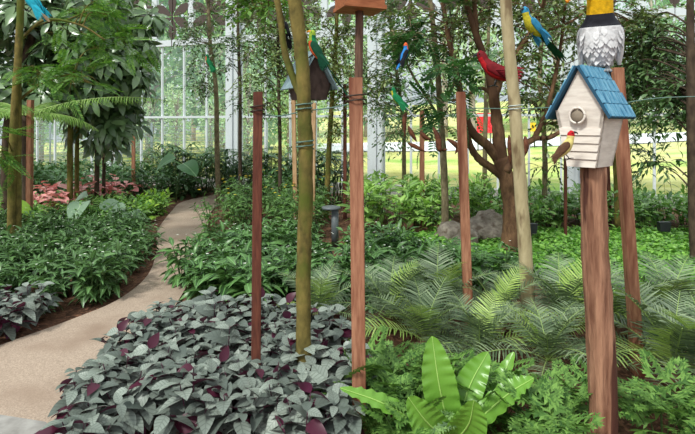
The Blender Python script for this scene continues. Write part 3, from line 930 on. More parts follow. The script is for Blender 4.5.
for tip, bu, w, nv in ((P(432, 336, 2.5), (-.02, -.03, .05), .085, (0, -1, .25)), (P(488, 352, 2.62), (.0, .03, .04), .075, (-.3, -1, .3)), (P(514, 352, 2.75), (.06, .05, .0), .05, (-.6, -.8, .5)),
                       (P(534, 378, 2.42), (.06, 0, .08), .06, (-.2, -.5, 1)), (P(340, 388, 2.42), (-.04, -.02, .07), .045, (.1, -.6, 1)), (P(408, 397, 2.36), (-.02, -.03, .02), .08, (.3, -1, .1)),
                       (P(474, 400, 2.32), (.02, -.03, .02), .085, (-.2, -1, .1)), (P(455, 375, 2.75), (0, .1, .1), .06, (0, -1, .6))):
    nest_frond(tip, bu, w, nv)

#OBJECTS
# ================================================================ STAKES, POSTS
def stake(label, x0, y0, x1, y1, d0, w, mat, d1=None, name='timber_stake', group=None):
    """square timber from the top pixel (x0,y0) to the foot at depth d0 under pixel column x1"""
    d1 = d1 or d0
    top_ = P(x0, y0, d1); ft = P(x1, 0, d0); ft[2] = -.05
    o = thing(name, label, 'stake', (ft[0], ft[1], 0), (0, 0, 0), group)
    mb = MB(); h = w / 2; r = rz(rng.uniform(-.25, .25)); v = top_ - ft
    sq = [(-h, -h, 0), (h, -h, 0), (h, h, 0), (-h, h, 0)]
    bl = h * .12
    oct_ = [(-h + bl, -h, 0), (h - bl, -h, 0), (h, -h + bl, 0), (h, h - bl, 0), (h - bl, h, 0), (-h + bl, h, 0), (-h, h - bl, 0), (-h, -h + bl, 0)]
    prism(mb, np.array(oct_) @ r.T + A(0, 0, -.05), v)
    part('shaft', mb, mat, o, False)
    return o


stake('dark red-brown timber stake left of the mossy trunk', 258, 92, 255.5, 0, 2.88, .052, M['stake_dark'])
stake('red-brown timber stake in the centre foreground, in front of the feeder pole', 355.5, 78, 359.5, 0, 2.62, .07, M['stake'])
stake('timber stake leaning beside the multi-stemmed tree, right of centre', 460.5, 92, 469, 0, 3.95, .07, M['stake'])
stake('timber stake standing behind the white birdhouse', 617, 68, 638.5, 0, 3.25, .066, M['stake'], 3.3)
stake('pale pinkish stake beside the twin trunks on the left', 30.5, 100, 29, 0, 7.0, .068, M['stake'])
stake('thin brown stake at the left before the glass wall', 133.5, 105, 133.5, 0, 11.0, .07, M['stake'])
stake('pale thin stake just left of the mossy trunk', 293.5, 97, 296, 0, 7.6, .06, M['stake_pale'])
stake('pale thin stake just right of the mossy trunk', 314, 103, 312.5, 0, 7.4, .06, M['stake_pale'])
stake('slim dark red stake left of the centre stake', 345, 84, 345, 0, 8.6, .055, M['stake_dark'])
stake('brown stake among the hanging pods', 422, 110, 422, 0, 8.2, .07, M['stake'])
stake('thin dark brown rod to the left below the birdhouse', 565.5, 132, 565.5, 0, 6.8, .035, M['stake_dark'])
stake('thin brown rod seen through below the birdhouse', 607, 150, 610, 0, 8, .05, M['stake_dark'])


def bird_pole(name, label, px, ytop, d, r, mat, pts=None, lump=.0, sides=12, foot=None):
    tp = P(px, ytop, d); ft = P(foot if foot is not None else px, 0, d); ft[2] = -.06
    o = thing(name, label, 'post', (ft[0], ft[1], 0))
    mb = MB(); e = tp - A(ft[0], ft[1], 0)
    c = resample([A(0, 0, -.06), e * .35 + A(.006, 0, 0), e * .7 + A(-.006, 0, 0), e], 24)
    tube(mb, c, [r * 1.04, r, r * .97, r * .92], sides, lump=lump)
    part('shaft', mb, mat, o)
    return tp


bird_pole('log_post', 'thick peeled reddish log post carrying the white birdhouse', 593, 166, 2.45, .064, M['log'], lump=.035, sides=18, foot=604)

# tie wires and straps
def wire(label, pts, r=.004, mat='wire'):
    mb = MB(); tube(mb, pts, r, 5, 24)
    return tag(part('tie_wire', mb, M[mat], None), label, 'wire')


def loop(px, py, d, r, turns=1.6):
    c = P(px, py, d); a = np.linspace(0, turns * 2 * PI, 26)
    return np.stack([c[0] + r * np.cos(a), c[1] + r * np.sin(a), c[2] + a * .004], -1)


def strap(label, px, py, d, r, mat='strap', name='tie_strap', turns=2.2):
    mb = MB(); tube(mb, loop(px, py, d, r, turns), .0045, 5); return tag(part(name, mb, M[mat], None), label, 'tie')


strap('dark wire tied round the dark stake left of the mossy trunk', 257.7, 114, 2.88, .041)
strap('dark wire tied round the centre stake near its top', 356, 104, 2.62, .053)
strap('upper green tie round the mossy trunk', 304, 112, 2.9, .049, 'wire')
strap('lower green tie round the mossy trunk', 305, 149, 2.9, .05, 'wire')
strap('white tie round the pale trunk', 516, 111, 4.05, .061, 'white_tie')
wire('green wire from the dark stake to the mossy trunk', [P(257, 114, 2.92), P(280, 116, 2.93), P(303, 111, 2.955)])
wire('green wire from the mossy trunk to the centre stake', [P(304, 111, 2.955), P(330, 108, 2.8), P(355, 103, 2.67)])
wire('green wire from the leaning stake to the pale trunk', [P(462, 108, 4.0), P(490, 108.5, 4.06), P(515, 109, 4.1)])
wire('green wire from the pale trunk to the birdhouse stake', [P(516, 109, 4.1), P(560, 107, 3.8), P(618, 104, 3.34)])
wire('green wire running right from the birdhouse stake', [P(618, 104, 3.34), P(660, 98, 3.6), P(720, 96, 4.0)])

# ================================================================ WHITE BIRDHOUSE
def birdhouse(name, label, loc, yaw, W, D, wall_h, roof_h, tap, ov, mats, boards=6, ring=True, tiles=(4, 6), tilt=0, bfrac=.92, hz=None):
    """front faces local -Y; base centre at loc"""
    t = thing(name, label, 'birdhouse', loc, (0, tilt, yaw))
    wm, rm, hm, gm = mats
    b = W * tap / 2; tW = W / 2; bd = D * (.5 + .5 * tap) / 2; td = D / 2; pk = wall_h + roof_h

    def wx(z): return b + (tW - b) * min(1, z / wall_h)
    # front and rear walls (pentagons), front built of boards
    for sgn, nm in ((-1, 'front_wall'), (1, 'rear_wall')):
        mb = MB()
        yb, yt = sgn * bd, sgn * td
        body = np.array([(-b, yb, 0), (b, yb, 0), (tW, yt, wall_h), (tW * .9, yt, wall_h), (0, yt, pk), (-tW * .9, yt, wall_h), (-tW, yt, wall_h)])
        n0 = A(0, -sgn * .016, 0)
        c = A(0, yt, wall_h * .9)
        V = np.vstack([body, body + n0]); n = len(body)
        jj = np.arange(n); kk = (jj + 1) % n
        caps = [[0, 1, 2, 6], [3, 4, 5, 5]]
        mb.add(V, np.stack([jj, kk, n + kk, n + jj], -1), [[0, 1, 2], [0, 2, 6], [2, 3, 6], [3, 5, 6], [3, 4, 5], [n, n + 2, n + 1], [n, n + 6, n + 2], [n + 2, n + 6, n + 3], [n + 3, n + 6, n + 5], [n + 3, n + 5, n + 4]])
        if sgn < 0:
            for q in range(boards):                      # overlapping boards
                z0 = wall_h * bfrac * q / boards; z1 = wall_h * bfrac * (q + 1) / boards - .004
                y0 = yb + (yt - yb) * z0 / wall_h; y1 = yb + (yt - yb) * z1 / wall_h
                x0, x1 = wx(z0) - .002, wx(z1) - .002
                V = [(-x0, y0 - .011, z0), (x0, y0 - .011, z0), (x1, y1 - .004, z1), (-x1, y1 - .004, z1), (-x0, y0, z0), (x0, y0, z0), (x1, y1, z1), (-x1, y1, z1)]
                mb.add(V, [[0, 1, 2, 3], [4, 7, 6, 5], [0, 4, 5, 1], [1, 5, 6, 2], [2, 6, 7, 3], [3, 7, 4, 0]])
        part(nm, mb, wm, t, False)
    for sgn in (-1, 1):
        mb = MB()
        V = [(sgn * b, -bd, 0), (sgn * b, bd, 0), (sgn * tW, td, wall_h), (sgn * tW, -td, wall_h)]
        V = np.array(V); V2 = V - A(sgn * .016, 0, 0)
        mb.add(np.vstack([V, V2]), [[0, 1, 2, 3], [4, 7, 6, 5], [0, 4, 5, 1], [1, 5, 6, 2], [2, 6, 7, 3], [3, 7, 4, 0]])
        part('side_wall', mb, wm, t, False)
    mb = MB(); box(mb, (0, 0, .008), (2 * b - .01, 2 * bd - .01, .016)); part('floor_board', mb, wm, t, False)
    # entrance hole with ring
    if ring:
        hz = hz or wall_h * .97; yy = -(bd + (td - bd) * min(1, hz / wall_h)) - .02
        a = np.linspace(0, 2 * PI, 33)
        mb = MB(); tube(mb, np.stack([W * .155 * np.cos(a), np.full_like(a, yy - .004), hz + W * .155 * np.sin(a)], -1), .0055, 8); part('entrance_ring', mb, wm, t)
        mb = MB(); prism(mb, np.stack([W * .145 * np.cos(a[:-1]), np.full(32, yy + .001), hz + W * .145 * np.sin(a[:-1])], -1), (0, .012, 0)); part('entrance_hole', mb, hm, t, label='dark round entrance hole')
    # roof panels with rows of tiles
    ex, ey = ov
    for sgn in (-1, 1):
        mb = MB(); sl = math.hypot(tW + ex, roof_h * (tW + ex) / tW)
        dn = A(sgn * (tW + ex), 0, -roof_h * (tW + ex) / tW) / sl; al = A(0, 1, 0); nn = A(sgn * roof_h, 0, tW); nn = nn / np.linalg.norm(nn)
        Rm = np.column_stack([dn, al, np.cross(dn, al)])
        if Rm[2, 2] < 0: Rm[:, 2] *= -1
        pk0 = A(0, 0, pk + .004)
        box(mb, pk0 + dn * sl / 2 + nn * .005, (sl, D + 2 * ey, .012), Rm, m=1)
        nr, nc = tiles; TS = 1
        for r_ in range(nr):
            for c_ in range(nc):
                wd = (D + 2 * ey) / nc; hl = sl / nr
                ctr = pk0 + dn * (hl * (r_ + .5)) + al * (-(D / 2 + ey) + wd * (c_ + .5)) + nn * .0145
                tl = Rm @ np.array([[math.cos(.08), 0, math.sin(.08) * TS], [0, 1, 0], [-math.sin(.08) * TS, 0, math.cos(.08)]])
                box(mb, ctr, (hl * 1.0 - .008, wd - .013, .010), tl)
        part('roof_panel', mb, [rm, gm], t, False)
    return t


bh = P(590, 166, 2.45)
A_BH = math.radians(50)
birdhouse('birdhouse', 'white birdhouse with blue tiled roof on the thick log post', bh, -A_BH, .236, .225, .272, .20, .58, (.028, .03), (M['house_white'], M['roof_blue'], M['hole'], M['roof_gap']), 5, True, (4, 6), 0, .70, .245)
# dark birdhouse behind the mossy trunk
dbh = P(309, 100, 4.3)
birdhouse('birdhouse', 'dark birdhouse with grey-blue roof half hidden behind the mossy trunk', dbh, math.radians(28), .30, .24, .14, .25, .78, (.035, .06), (M['house_dark'], M['roof_grey'], M['hole'], M['roof_grey']), 0, False, (1, 1))
bird_pole('thin_post', 'thin post under the dark birdhouse, hidden behind the mossy trunk', 306, 100, 4.3, .022, M['feeder_post'])
# feeder box on pole
fp = P(359.5, 11, 3.1)
bird_pole('feeder_post', 'dark brown square pole under the orange feeder box', 359.5, 11, 3.1, .027, M['feeder_post'], sides=4)
t = thing('bird_feeder', 'orange-brown wooden feeder box cut by the top edge, on a dark pole', 'bird feeder', fp, (0, 0, math.radians(20)))
mb = MB(); box(mb, (0, 0, .012), (.27, .22, .024)); part('base_board', mb, M['feeder'], t, False)
for sx, sy, w_, l_ in ((0, -.095, .25, .018), (0, .095, .25, .018), (-.115, 0, .018, .2), (.115, 0, .018, .2)):
    mb = MB(); box(mb, (sx, sy, .105), (w_, l_, .165)); part('side_board', mb, M['feeder'], t, False)
mb = MB(); prism(mb, [(-.18, -.15, .19), (.18, -.15, .19), (0, -.15, .30)], (0, .3, 0)); part('roof', mb, M['feeder'], t, False)

#BIRDS
# ================================================================ BIRDS
def loft(mb, spine, x0=0.0, sides=18, matf=None):
    sp = np.array(spine, float)                        # columns y, z, rx, rn
    yz = resample(np.column_stack([np.zeros(len(sp)), sp[:, :2]]), len(sp) * 3)
    q = np.linspace(0, len(sp) - 1, len(yz)); rxs = np.interp(q, np.arange(len(sp)), sp[:, 2]); rns = np.interp(q, np.arange(len(sp)), sp[:, 3])
    T = nrm(np.gradient(yz, axis=0)); X = np.tile(A(1, 0, 0), (len(yz), 1)); Nn = np.cross(X, T)
    a = np.arange(sides) * 2 * PI / sides
    V = yz[:, None] + A(x0, 0, 0) + rxs[:, None, None] * np.cos(a)[None, :, None] * X[:, None] + rns[:, None, None] * np.sin(a)[None, :, None] * Nn[:, None]
    n = len(yz); i, j = np.meshgrid(np.arange(n - 1), np.arange(sides), indexing='ij'); k = (j + 1) % sides
    Q = np.stack([i * sides + j, (i + 1) * sides + j, (i + 1) * sides + k, i * sides + k], -1).reshape(-1, 4)[:, ::-1]
    m = np.zeros(len(Q), int)
    if matf is not None: m = np.array([matf((ii + .5) / (n - 1), math.sin((jj + .5) * 2 * PI / sides)) for ii, jj in zip(i.ravel(), j.ravel())])
    mb.add(V.reshape(-1, 3), Q, None, None, m)
    for e, c in ((0, yz[0]), (n - 1, yz[-1])):
        vv = np.vstack([V[e], c + A(x0, 0, 0)]); jj = np.arange(sides); kk = (jj + 1) % sides
        tt = np.stack([np.full(sides, sides), jj, kk], -1)
        mm = m[e * sides - (sides if e else 0)] if e else m[0]
        mb.add(vv, None, tt if e else tt[:, ::-1], None, int(mm))


def parrot(name, label, head_px, d, scale, yaw, pitch, body, belly, head, wing, tail, beak, tail_len=.3, wing_spread=0.0, ntail=4, crest=None, throat=None, beak_len=.04, ws=1.0):
    """local frame: +Y forward, +Z up, origin at the body centre; placed so the head falls at head_px"""
    mats = [M[body], M[belly], M[head], M[throat or belly]]
    R = rz(yaw) @ rx(pitch)
    loc = P(head_px[0], head_px[1], d) - R @ (A(0, .14, .145) * scale)
    t = thing(name, label, 'bird ornament', loc, (pitch, 0, yaw), None, scale)
    sp = [(-.14, -.05, .010, .010), (-.10, -.035, .034, .032), (-.03, 0, .055, .058), (.03, .03, .058, .062), (.08, .07, .047, .050), (.11, .105, .037, .040), (.13, .14, .040, .042), (.145, .17, .033, .034), (.15, .192, .006, .008)]

    def mf(u, s):
        if u > .72: return 2
        if u > .55 and s < .1: return 3                   # throat side of the ring
        return 1 if s < -.15 else 0
    mb = MB(); loft(mb, sp, matf=mf)
    part('body', mb, mats, t)
    mb = MB(); loft(mb, [(.160, .158, .016, .018), (.182, .154, .013, .014), (.160 + beak_len, .140, .007, .008), (.162 + beak_len, .118, .001, .002)], sides=10); part('beak', mb, M[beak], t)
    for sx in (-1, 1):
        mb = MB(); loft(mb, [(.150 - .004, .158, .003, .006), (.152, .158, .006, .006), (.158, .158, .003, .005)], x0=sx * .034, sides=8); part('eye', mb, M['eye'], t)
        # wing: shoulder piece with layered primary feathers
        mb = MB(); xo = sx * .052
        loft(mb, [(.08, .075, .006, .014), (.05, .055, .012, .042), (-.02, .022, .014, .048), (-.09, -.018, .010, .034), (-.15, -.05, .004, .008)], x0=xo, sides=12)
        base = A(xo, .02, .035)
        for q in range(7):
            dd = A(sx * (.12 + wing_spread * (1 + .12 * q)), -1, -.28 - .10 * q + wing_spread * .5)
            scatter(mb, leaf_tpl(lambda x: .07 * math.sin(PI * min(1, x * .9 + .1)) ** .5 if x < 1 else 0, 4, .15, .08), [base + A(0, -.012 * q, -.008 * q)], dd, A(sx, 0, .35), .20 * ws + .014 * (6 - q) * ws, 1)
        part('wing', mb, M[wing], t)
        mb = MB(); fx = sx * .022
        tube(mb, [(fx, .0, -.05), (fx, .012, -.085), (fx, .01, -.10)], .006, 6)
        for ty, tx in ((.045, -.01), (.05, .008), (-.03, 0)): tube(mb, [(fx, .01, -.10), (fx + tx, .01 + ty * .6, -.104), (fx + tx, .01 + ty, -.112)], [.005, .003], 5)
        part('foot', mb, M['beak_dark'], t)
    for q in range(ntail):
        u = (q - (ntail - 1) / 2) / max(1, ntail - 1)
        mb = MB(); scatter(mb, leaf_tpl(lambda x: .045 * math.sin(PI * min(1, x * .85 + .12)) ** .5 if x < 1 else 0, 6, .25, .10), [(u * .02, -.12, -.042)], A(u * .22, -1, -.30), A(0, 0, 1), tail_len * (1 - .25 * abs(u)), .5 / max(tail_len, .2))
        part('tail_feather', mb, M[tail[q % len(tail)]], t)
    if crest:
        mb = MB(); k = 6; scatter(mb, leaf_tpl(lambda x: .1 * math.sin(PI * x) if 0 < x < 1 else 0, 3), np.tile(A(0, .145, .185), (k, 1)), np.stack([np.linspace(-.2, .2, k), np.linspace(-.9, .2, k), np.full(k, .7)], -1), A(1, 0, 0), .06); part('crest', mb, M[crest], t)
    return t


D_ = math.radians
parrot('macaw_ornament', 'blue and yellow macaw ornament perched high in the tree left of the toucan', (525, 11), 5.3, 1.0, D_(118), D_(12), 'f_blue', 'f_yellow', 'f_blue', 'f_blue', ('f_dkgreen', 'f_dkgreen'), 'beak_dark', .52, throat='f_yellow')
parrot('quetzal_ornament', 'green long-tailed bird ornament on the dark birdhouse', (312, 34), 3.85, .66, D_(84), D_(34), 'f_green', 'f_orange', 'f_lime', 'f_dkgreen', ('f_dkgreen', 'f_green'), 'beak_orange', .88, throat='f_lime')
parrot('scarlet_macaw_ornament', 'red feathered parrot ornament among the branches behind the pale trunk', (481, 56), 5.75, 1.35, D_(70), D_(4), 'f_dkred', 'f_red', 'f_dkred', 'f_dkred', ('f_red', 'f_dkred'), 'beak_dark', .26, .6)
parrot('finch_ornament', 'small red-headed yellow bird ornament at the front of the white birdhouse', (571.5, 134.5), 2.3, .40, D_(-112), D_(22), 'f_cream', 'f_cream', 'f_red', 'f_brown', ('f_brown',), 'beak_dark', .36, throat='f_cream', ws=.72)
parrot('teal_bird_ornament', 'bright teal bird ornament at the top left on the twin trunk', (27, -12), 5.7, .95, D_(82), D_(24), 'f_teal', 'f_teal', 'f_teal', 'f_teal', ('f_tan',), 'beak_dark', .2)
parrot('green_bird_ornament', 'green and yellow bird ornament above the hanging pods', (393, 90), 5.4, .62, D_(60), D_(20), 'f_green', 'f_lime', 'f_green', 'f_green', ('f_grey',), 'beak_dark', .34, throat='f_yellow')
parrot('blue_bird_ornament', 'blue bird ornament with orange head behind the feathery leaves', (406, 45), 5.5, .6, D_(-60), D_(35), 'f_bright_blue', 'f_bright_blue', 'f_orange', 'f_black', ('f_bright_blue',), 'beak_dark', .2, throat='f_orange')
parrot('dark_bird_ornament', 'black bird ornament with green cap left of the mossy trunk', (281, 15), 5.0, .75, D_(160), D_(25), 'f_black', 'f_black', 'f_green', 'f_black', ('f_black',), 'beak_dark', .2)
parrot('little_bird_ornament', 'tiny green and orange bird ornament in the slim tree at the left', (207, 56), 9.2, .75, D_(80), D_(30), 'f_green', 'f_orange', 'f_green', 'f_green', ('f_green',), 'beak_dark', .2)

# --- toucan on the blue roof
tl = P(600, 71, 2.55)
t = thing('toucan_ornament', 'large toucan ornament with white body and yellow throat standing on the blue roof', 'bird ornament', tl + A(0, 0, 0), (0, 0, D_(152)))
sp = [(-.02, .025, .03, .03), (-.015, .045, .056, .054), (-.005, .09, .084, .076), (.0, .145, .101, .088), (.0, .195, .104, .082), (.005, .235, .090, .074), (.015, .262, .070, .066), (.022, .29, .062, .062), (.03, .33, .060, .062), (.035, .37, .060, .066), (.03, .41, .048, .05), (.026, .432, .01, .01)]


def mt(u, s):
    if u > .84: return 1
    if u > .63: return 2 if s < .3 else 1
    if u > .43: return 1
    return 0


mb = MB(); loft(mb, sp, sides=26, matf=mt); part('body', mb, [M['f_white'], M['f_black'], M['f_gold']], t)
# breast and back feathers, laid like scales
fm = MB(); pos, dr, up = [], [], []
spa = np.array(sp)
for r_ in range(8):
    z = .05 + .02 * r_
    rxv = np.interp(z, spa[:, 1], spa[:, 2]); rnv = np.interp(z, spa[:, 1], spa[:, 3]); yc = np.interp(z, spa[:, 1], spa[:, 0])
    for q in range(26):
        a = (q + .5 * (r_ % 2)) * 2 * PI / 26 + rng.normal() * .05
        n_ = A(math.cos(a), math.sin(a), 0)
        pos.append((rxv * 1.0 * math.cos(a), yc + rnv * 1.0 * math.sin(a), z + .02)); dr.append(n_ * .02 + A(rng.normal() * .15, rng.normal() * .15, -1)); up.append(n_)
scatter(fm, leaf_tpl(lambda x: .30 * math.sin(PI * min(1, x * .8 + .18)) ** .6 if x < 1 else 0, 3, -.05, .02), pos, np.array(dr), np.array(up), .05)
part('breast_feathers', fm, M['f_white'], t)
for sx in (-1, 1):
    mb = MB()
    loft(mb, [(.0, .226, .010, .02), (-.01, .206, .022, .05), (-.02, .16, .024, .062), (-.025, .09, .02, .05), (-.035, .03, .008, .02)], x0=sx * .086, sides=14, matf=lambda u, s: 1 if u < .4 else 0)
    for q in range(6): scatter(mb, leaf_tpl(lambda x: .12 * math.sin(PI * min(1, x * .9 + .1)) ** .5 if x < 1 else 0, 4, .1, 0), [(sx * .103, -.05 + .018 * q, .17)], A(-sx * .12, -.05, -1), A(sx, 0, 0), .11, 1.2)
    part('wing', mb, [M['f_white'], M['f_black']], t)
    mb = MB(); fx = sx * .035
    tube(mb, [(fx, 0, .05), (fx, .006, .015), (fx, .01, -.002)], .011, 8)
    for tx, ty in ((-.016, .045), (.0, .052), (.016, .045), (0, -.03)): tube(mb, [(fx, .01, -.002), (fx + tx * .6, .01 + ty * .6, .0), (fx + tx, .01 + ty, -.008)], [.009, .006], 6)
    part('foot', mb, M['foot'], t)
    mb = MB(); loft(mb, [(.075, .388, .003, .007), (.08, .388, .009, .009), (.088, .388, .003, .006)], x0=sx * .052, sides=8); part('eye', mb, M['eye'], t)
hd = MB(); loft(hd, [(.075, .385, .034, .030), (.12, .395, .030, .034), (.18, .385, .026, .032), (.23, .358, .018, .024), (.262, .318, .005, .008)], sides=14); bk = part('beak', hd, M['beak_orange'], t)
bk.rotation_euler = (0, 0, D_(-32))
tf = MB(); scatter(tf, leaf_tpl(lambda x: .1 * math.sin(PI * min(1, x * .85 + .12)) ** .5 if x < 1 else 0, 4), [(u, -.05, .05) for u in (-.03, 0, .03)], np.array([(-.1, -.5, -1), (0, -.5, -1), (.1, -.5, -1)]), A(0, -1, .4), .15); part('tail', tf, M['f_black'], t)

#TREES
# ================================================================ TREES
def spray(fo, tw, c, d, L, tpl, ll, nl, lw=1.0, droop=.3, hang=.2):
    d = nrm(d); e = c + d * L; m = (c + e) / 2 + A(0, 0, .06 * L); e = e - A(0, 0, droop * L)
    q = resample([c, m, e], 6); tube(tw, q, [.004, .0015], 4)
    t = np.linspace(.12, 1, nl); idx = t * 4.999; j = idx.astype(int)
    p = q[j] + (q[j + 1] - q[j]) * (idx - j)[:, None]
    X = nrm(np.cross(d, A(0, 0, 1)) + 1e-6)
    sd = np.where(np.arange(nl) % 2 == 0, 1, -1)[:, None]
    dd = X * sd + d * .8 + A(0, 0, -hang) + rng.normal(size=(nl, 3)) * .35
    scatter(fo, tpl, p, dd, A(0, 0, 1) + rng.normal(size=(nl, 3)) * .35, ll * rng.uniform(.7, 1.15, nl), lw)


def tree(name, label, stems, crowns, bark, leaf, spec, group=None, cat='tree', twigbark=None, whorl=False, lump=.03):
    """stems: list of (points, radii); first is the trunk. crowns: list of (centre, radii, n). spec: (template, leaf length, leaves per spray, spray length, width, droop)"""
    base = stems[0][0][0].copy(); base[2] = 0
    t = thing(name, label, cat, base, (0, 0, 0), group)
    allp = []
    for k, (pts, rad) in enumerate(stems):
        mb = MB(); q = resample(np.array(pts) - base, max(10, 6 * len(pts)))
        tube(mb, q, rad, 12 if k == 0 else 9, lump=lump)
        part('trunk' if k == 0 else 'branch', mb, bark, t); allp.append(q)
    allp = np.concatenate(allp)
    if crowns:
        fo, tw = MB(), MB()
        tpl, ll, nl, SL, lw, dr = spec
        for c, r, n in crowns:
            n = int(n * 1.7)
            c = np.asarray(c) - base; r = np.asarray(r, float)
            nc = max(2, n // 7)
            v = rng.normal(size=(nc, 3)); v = nrm(v) * rng.uniform(.1, .85, (nc, 1)) ** .5; ce = c + v * r
            cand = allp[allp[:, 2] < c[2] + .6 * r[2]]
            if not len(cand): cand = allp
            for p in ce:
                a = cand[np.argmin(((cand - p) ** 2).sum(1) + .6 * np.maximum(0, cand[:, 2] - p[2] + .2))]
                tube(tw, [a, (a + p) / 2 + A(0, 0, .10 * np.linalg.norm(p - a)) + rng.normal(size=3) * .04, p], [.008 + .004 * np.linalg.norm(p - a), .004], 5, 8)
                for _ in range(max(1, n // nc)):
                    s = p + rng.normal(size=3) * r * .16
                    dv = nrm((p - c) / r + rng.normal(size=3) * .8) * A(1, 1, .6)
                    if whorl:
                        k = nl; az = np.arange(k) * 2 * PI / k + rng.uniform(0, 6); e = s + dv * SL * .4
                        ax = nrm(dv * .8 + A(0, -.3, .6)); xx = nrm(np.cross(ax, A(.3, .9, .1))); yy = np.cross(ax, xx)
                        dd = np.cos(az)[:, None] * xx + np.sin(az)[:, None] * yy - A(0, 0, rng.uniform(.05, .4)) + ax * .15
                        tube(tw, [p, (p + e) / 2 + A(0, 0, .02), e], [.005, .004], 4)
                        scatter(fo, tpl, e + dd * ll * .22, dd, ax + rng.normal(size=(k, 3)) * .15, ll * rng.uniform(.8, 1.1, k), lw)
                    else: spray(fo, tw, s, dv, SL * rng.uniform(.7, 1.2), tpl, ll, nl, lw, dr)
        part('twigs', tw, twigbark or bark, t); part('foliage', fo, leaf, t)
    return t


def pl(*a):
    """polyline through (px,py) points at one depth; a foot row of None drops to the ground"""
    d = a[0]; out = []
    for q in a[1:]:
        dd = d if len(q) == 2 else q[2]
        p = P(q[0], q[1], dd)
        out.append(p)
    return out


def foot(px, d): p = P(px, 0, d); p[2] = -.05; return p


r3 = lambda a, b=None, c=None: (a, b or a, c or a)
# mossy trunk in the foreground
tree('mossy_tree', 'mossy yellow-green trunk in the foreground left of the centre stake', [([foot(304, 2.9)] + pl(2.9, (303.5, 280), (306, 180), (304.5, 110), (301, 50), (293, -10), (286, -60)), (.045, .043, .042, .041, .04, .04)),
     (pl(2.93, (300, 95), (291, 72), (284, 48), (279, 10), (270, -30)), (.022, .02, .018))],
     [(P(262, 0, 3.9), (.28, .25, .12), 16), (P(250, -6, 4.2), (.2, .2, .12), 12)], M['moss'], M['feather_leaf'], (L_EL2, .07, 9, .22, 1.1, .3), lump=.05)
# pale trunk
tree('pale_tree', 'smooth pale trunk left of the white birdhouse', [([foot(529, 4.05)] + pl(4.05, (526.5, 270), (520, 180), (514, 100), (508, 35), (503, -40)), (.057, .054, .049, .047, .045))], [], M['pale_bark'], None, None)
# multi-stemmed tree
mt_ = 6.2
tree('multi_stem_tree', 'brown multi-stemmed tree with spreading branches beside the rocks', [
    ([foot(511, mt_)] + pl(mt_, (512, 230), (511.5, 205), (507, 180), (500, 158)), (.155, .115, .105, .10, .095)),
    (pl(mt_, (501, 162), (498, 130), (494, 100), (487, 65), (476, 35), (462, -10)), (.085, .075, .065, .05, .04, .03)),
    (pl(mt_, (503, 165), (488, 146), (472, 132), (464, 112), (458, 80), (447, 30), (440, -20)), (.075, .06, .055, .05, .04, .03, .02)),
    (pl(mt_, (508, 182), (492, 168), (478, 158), (469, 142), (464, 118)), (.055, .05, .045, .04, .03)),
    (pl(mt_ - .3, (506, 172), (517, 152), (534, 139), (548, 138), (562, 131)), (.05, .04, .035, .03, .022)),
    (pl(mt_, (534, 139), (543, 120), (552, 90), (560, 50), (566, 0)), (.035, .03, .025, .02, .015)),
    (pl(mt_, (494, 100), (505, 70), (522, 45), (540, 15), (548, -20)), (.04, .035, .03, .02)),
    (pl(mt_, (487, 65), (478, 40), (474, 0), (470, -30)), (.04, .03, .02)),
    (pl(mt_, (494, 96), (480, 88), (462, 99), (445, 100)), (.025, .02, .012)),
    (pl(mt_, (548, 30), (570, 22), (590, 8)), (.02, .015, .01))],
    [(P(470, 20, 6.4), (.75, .6, .5), 60), (P(545, 45, 6.4), (.6, .5, .6), 60), (P(520, 0, 6.4), (.8, .6, .4), 55), (P(535, 95, 6.6), (.35, .3, .35), 26), (P(605, 20, 6.6), (.5, .5, .55), 55), (P(640, 35, 6.7), (.3, .4, .5), 34), (P(420, 35, 6.6), (.5, .5, .5), 40), (P(562, 110, 6.5), (.25, .25, .3), 14)],
    M['bark'], M['small_olive'], (L_EL2, .10, 11, .36, .95, .3), lump=.05)
# tree with feathery pinnate leaves right of centre
tree('feathery_tree', 'slender dark trunk with feathery pinnate leaves right of centre', [([foot(445, 7.0)] + pl(7.0, (445, 200), (443, 150), (440, 110), (437, 60), (430, 0), (426, -40)), (.055, .05, .045, .04, .035, .03)),
     (pl(6.9, (441, 120), (425, 95), (410, 70), (392, 30)), (.022, .018, .014)), (pl(6.8, (440, 105), (455, 80), (452, 40), (460, 0)), (.025, .02, .014))],
     [(P(432, 20, 6.0), (.32, .4, .4), 13), (P(444, 85, 5.8), (.2, .3, .42), 12), (P(452, 118, 5.8), (.08, .2, .15), 4)], M['slim_bark'], M['pinnate_dark'], (L_COMP, .34, 3, .25, 1.0, .5))
# slim trees before the glass wall
def slim(label, px, d, pts, crowns, bark='slim_bark', leaf='small_dark', r=.04, spec=(L_EL2, .085, 11, .34, .95, .35)):
    tree('slim_tree', label, [([foot(px, d)] + pl(d, *pts), (r, r * .9, r * .75, r * .5))], crowns, M[bark], M[leaf], spec)


slim('slim pale trunk left of the white column, leafy at its top', 219, 10.2, ((217, 150), (216, 90), (210, 40), (208, -20)), [(P(203, 35, 10.2), (.55, .5, .55), 46), (P(205, 75, 10.2), (.4, .4, .5), 22), (P(212, -2, 10.2), (.6, .5, .4), 30)], r=.055)
slim('thin dark trunk in front of the white column at the left', 241, 9.8, ((240, 150), (240, 90), (238, 30), (238, -20)), [(P(232, 40, 9.8), (.45, .4, .8), 40), (P(243, 88, 9.8), (.3, .3, .4), 14)], bark='dark_bark', r=.04)
slim('slim dark trunk just right of the dark stake', 280, 8.6, ((280, 150), (279, 100), (278, 40), (276, -20)), [(P(265, 55, 8.6), (.45, .4, .75), 60), (P(285, 45, 8.4), (.5, .4, .7), 60), (P(260, 10, 8.6), (.5, .4, .4), 40), (P(272, 100, 8.4), (.3, .3, .25), 16)], bark='dark_bark', leaf='small_olive', r=.035)
